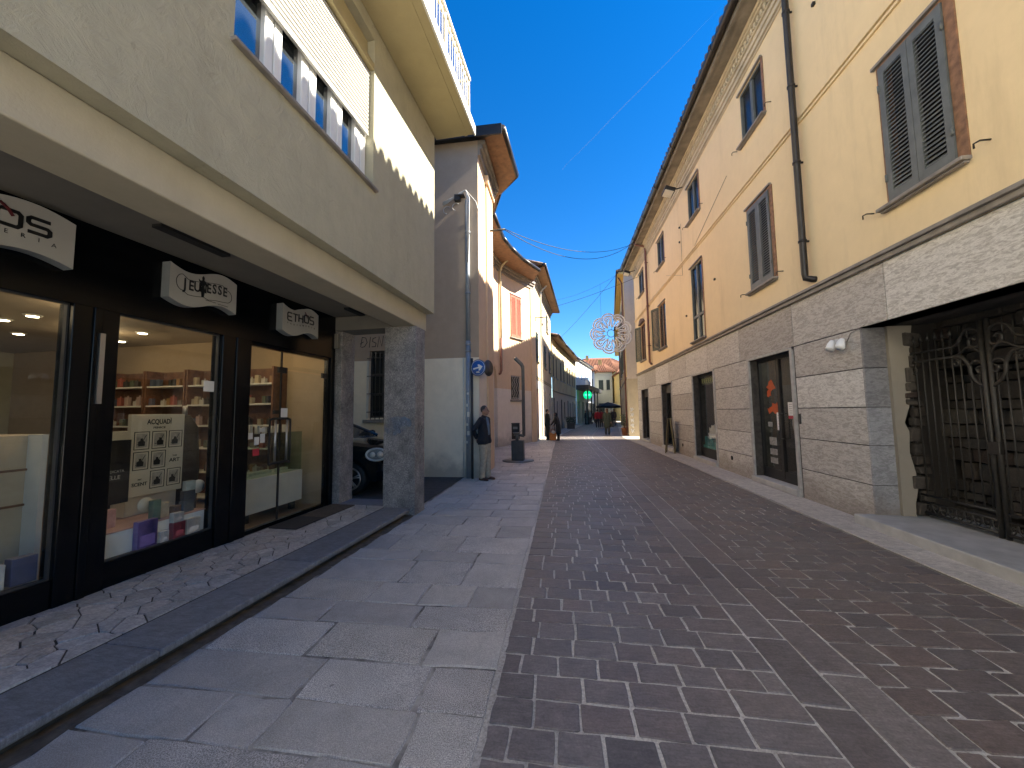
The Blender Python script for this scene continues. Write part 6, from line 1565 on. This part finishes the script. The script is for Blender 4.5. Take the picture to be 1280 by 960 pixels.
t = thing('potted_plant', 'terracotta pot with leafy plant standing against the narrow ochre house', 'plant', (4.0, 25.4, 0))
b = MB(); b.lathe([(0, 0), (.16, 0), (.22, .42), (.24, .42), (.24, .48), (.19, .48), (.18, .42), (0, .42)], 20); b.build('pot', plain('terracotta', (.30, .11, .05), .8, 0, .2), t)
b = MB()
for i in range(9): q = U(0, 2*PI); r = U(.05, .3); b.tube([(0, 0, .44), (r*.4*math.cos(q), r*.4*math.sin(q), .75), (r*math.cos(q), r*math.sin(q), U(.85, 1.25))], .008, 5)
b.build('stem', MT['wood'], t)
b = MB()
for i in range(240):
    q = U(0, 2*PI); r = U(.02, .36); z = U(.6, 1.35); c = Vector((r*math.cos(q), r*math.sin(q), z)); d = Vector((U(-1, 1), U(-1, 1), U(-.5, .8))).normalized(); e = d.orthogonal().normalized()
    b.poly(c, c+d*.04+e*.018, c+d*.10, c+d*.04-e*.018)
b.build('foliage', plain('leaf green', (.05, .09, .03), .6, 0, .4, 20), t)
t = thing('planter_box', 'dark planter box with low shrub against the far curved house', 'planter', (.75, 35.6, 0))
b = MB(); b.box(-.35, .35, -.6, .6, 0, .55); b.build('box', MT['darksteel'], t, .02, 2)
b = MB()
for i in range(420):
    c = Vector((U(-.4, .4), U(-.65, .65), .5+U(0, .55))); d = Vector((U(-1, 1), U(-1, 1), U(-.3, 1))).normalized(); e = d.orthogonal().normalized(); b.poly(c, c+d*.06+e*.03, c+d*.13, c+d*.06-e*.03)
b.build('foliage', plain('dark leaf green', (.025, .045, .02), .6, 0, .4, 20), t)

pz = thing('cafe_parasol', 'dark square cafe parasol open over the far end of the street', 'parasol', (6.1, 52, 0), .14, 'dark parasols at the far cafe')
b = MB(); b.tube([(0, 0, 0), (0, 0, 2.75)], .035, 8); b.build('pole', MT['darksteel'], pz)
b = MB(); c_ = [(-1.3, -1.3, 2.25), (1.3, -1.3, 2.25), (1.3, 1.3, 2.25), (-1.3, 1.3, 2.25)]; lo_ = [(x, y, 2.0) for x, y, z in c_]
b.add(c_+[(0, 0, 2.8)]+lo_, [(0, 1, 4), (1, 2, 4), (2, 3, 4), (3, 0, 4), (0, 5, 6, 1), (1, 6, 7, 2), (2, 7, 8, 3), (3, 8, 5, 0)]); b.build('canopy', coat((.018, .017, .02)), pz)
b = MB(); b.box(-.35, .35, -.35, .35, 0, .08); b.build('base', MT['darksteel'], pz)
q = copy_tree(pz); q.location = (7.0, 56, 0)

# ------------------------------------------------------------------ hanging light decoration and cables
t = thing('light_decoration', 'round white unlit festive light frame of curling swirls hung over the street', 'decoration', (2.68, 20.4, 5.73))
b = MB(); R0 = 1.08
DP = lambda r, q, d=0.: (r*math.cos(q), d, r*math.sin(q))
NL = 9
for rr, th in ((R0, .042), (R0-.11, .022)):
    pts_ = []
    for i in range(NL*14):
        f = i/14; q = 2*PI*f/NL; s_ = abs(math.sin(PI*(f % 1)))**.6
        pts_.append(DP(rr-.16+.16*s_, q))
    b.tube(pts_, th, 6, closed=True)
b.build('scalloped_rim', MT['white'], t)
b = MB()                                             # one endless line running deep in and out of the lobes
pts_ = []
for k in range(NL):
    q0 = 2*PI*(k+.5)/NL; hw = PI/NL
    for r, f in ((.34, -.95), (.50, -.62), (.66, -.60), (.80, -.66), (.90, -.42), (.93, 0.), (.90, .42), (.80, .66), (.66, .60), (.50, .62), (.34, .95)):
        pts_.append(DP(r, q0+hw*f*1.0))
b.tube(pts_, .038, 6, closed=True); b.build('meander', MT['white'], t)
for k in range(NL):
    q0 = 2*PI*(k+.5)/NL; b = MB()
    hook = [(.40, .0), (.52, .0), (.62, -.04), (.70, -.10), (.78, -.09), (.82, -.0), (.79, .07), (.72, .08), (.68, .03)]
    b.tube([(x*math.cos(q0)-y*math.sin(q0), 0., x*math.sin(q0)+y*math.cos(q0)) for x, y in hook], .038, 6); b.build('swirl', MT['white'], t)
b = MB(); b.tube([DP(.2, 2*PI*i/20) for i in range(20)], .018, 6, closed=True)
for k in range(NL): b.tube([DP(.2, 2*PI*k/NL, .03), DP(R0-.12, 2*PI*k/NL, .03)], .008, 5)
b.build('frame', MT['steel'], t)
b = MB(); b.tube([(-.5, 0, .9), (-.5, 0, 2.72)], .006, 4); b.tube([(.5, 0, .9), (.5, 0, 2.88)], .006, 4); b.build('suspension_wire', MT['wire'], t)
def cable(name, label, p, q, sag, r=.010, m='wire', n=20):
    p, q = Vector(p), Vector(q); b_ = MB(); b_.tube([p.lerp(q, i/n)-Vector((0, 0, sag*4*(i/n)*(1-i/n))) for i in range(n+1)], r, 5)
    tag(b_.build(name, MT[m]), label, 'cable')
cable('overhead_cable', 'upper of two thin cables crossing from the curved house to the yellow eaves', (-1.55, 10.6, 6.98), (3.56, 18.2, 9.62), .55)
cable('overhead_cable', 'lower of two thin cables crossing from the curved house to the yellow eaves', (-1.55, 10.6, 6.95), (3.56, 18.0, 9.60), .85)
cable('overhead_cable', 'cable carrying the round festive light frame across the street', (4.2, 20.4, 8.75), (-1.2, 23.8, 8.1), .12)
cable('overhead_cable', 'long cable slanting from the far yellow eaves down to the curved far house', (3.56, 20.9, 9.62), (-.1, 31.0, 7.6), .15)
cable('overhead_cable', 'faint thin cable high between the cream house and the yellow house', (-.7, 24.5, 8.9), (3.56, 19.2, 8.9), .35, .006)
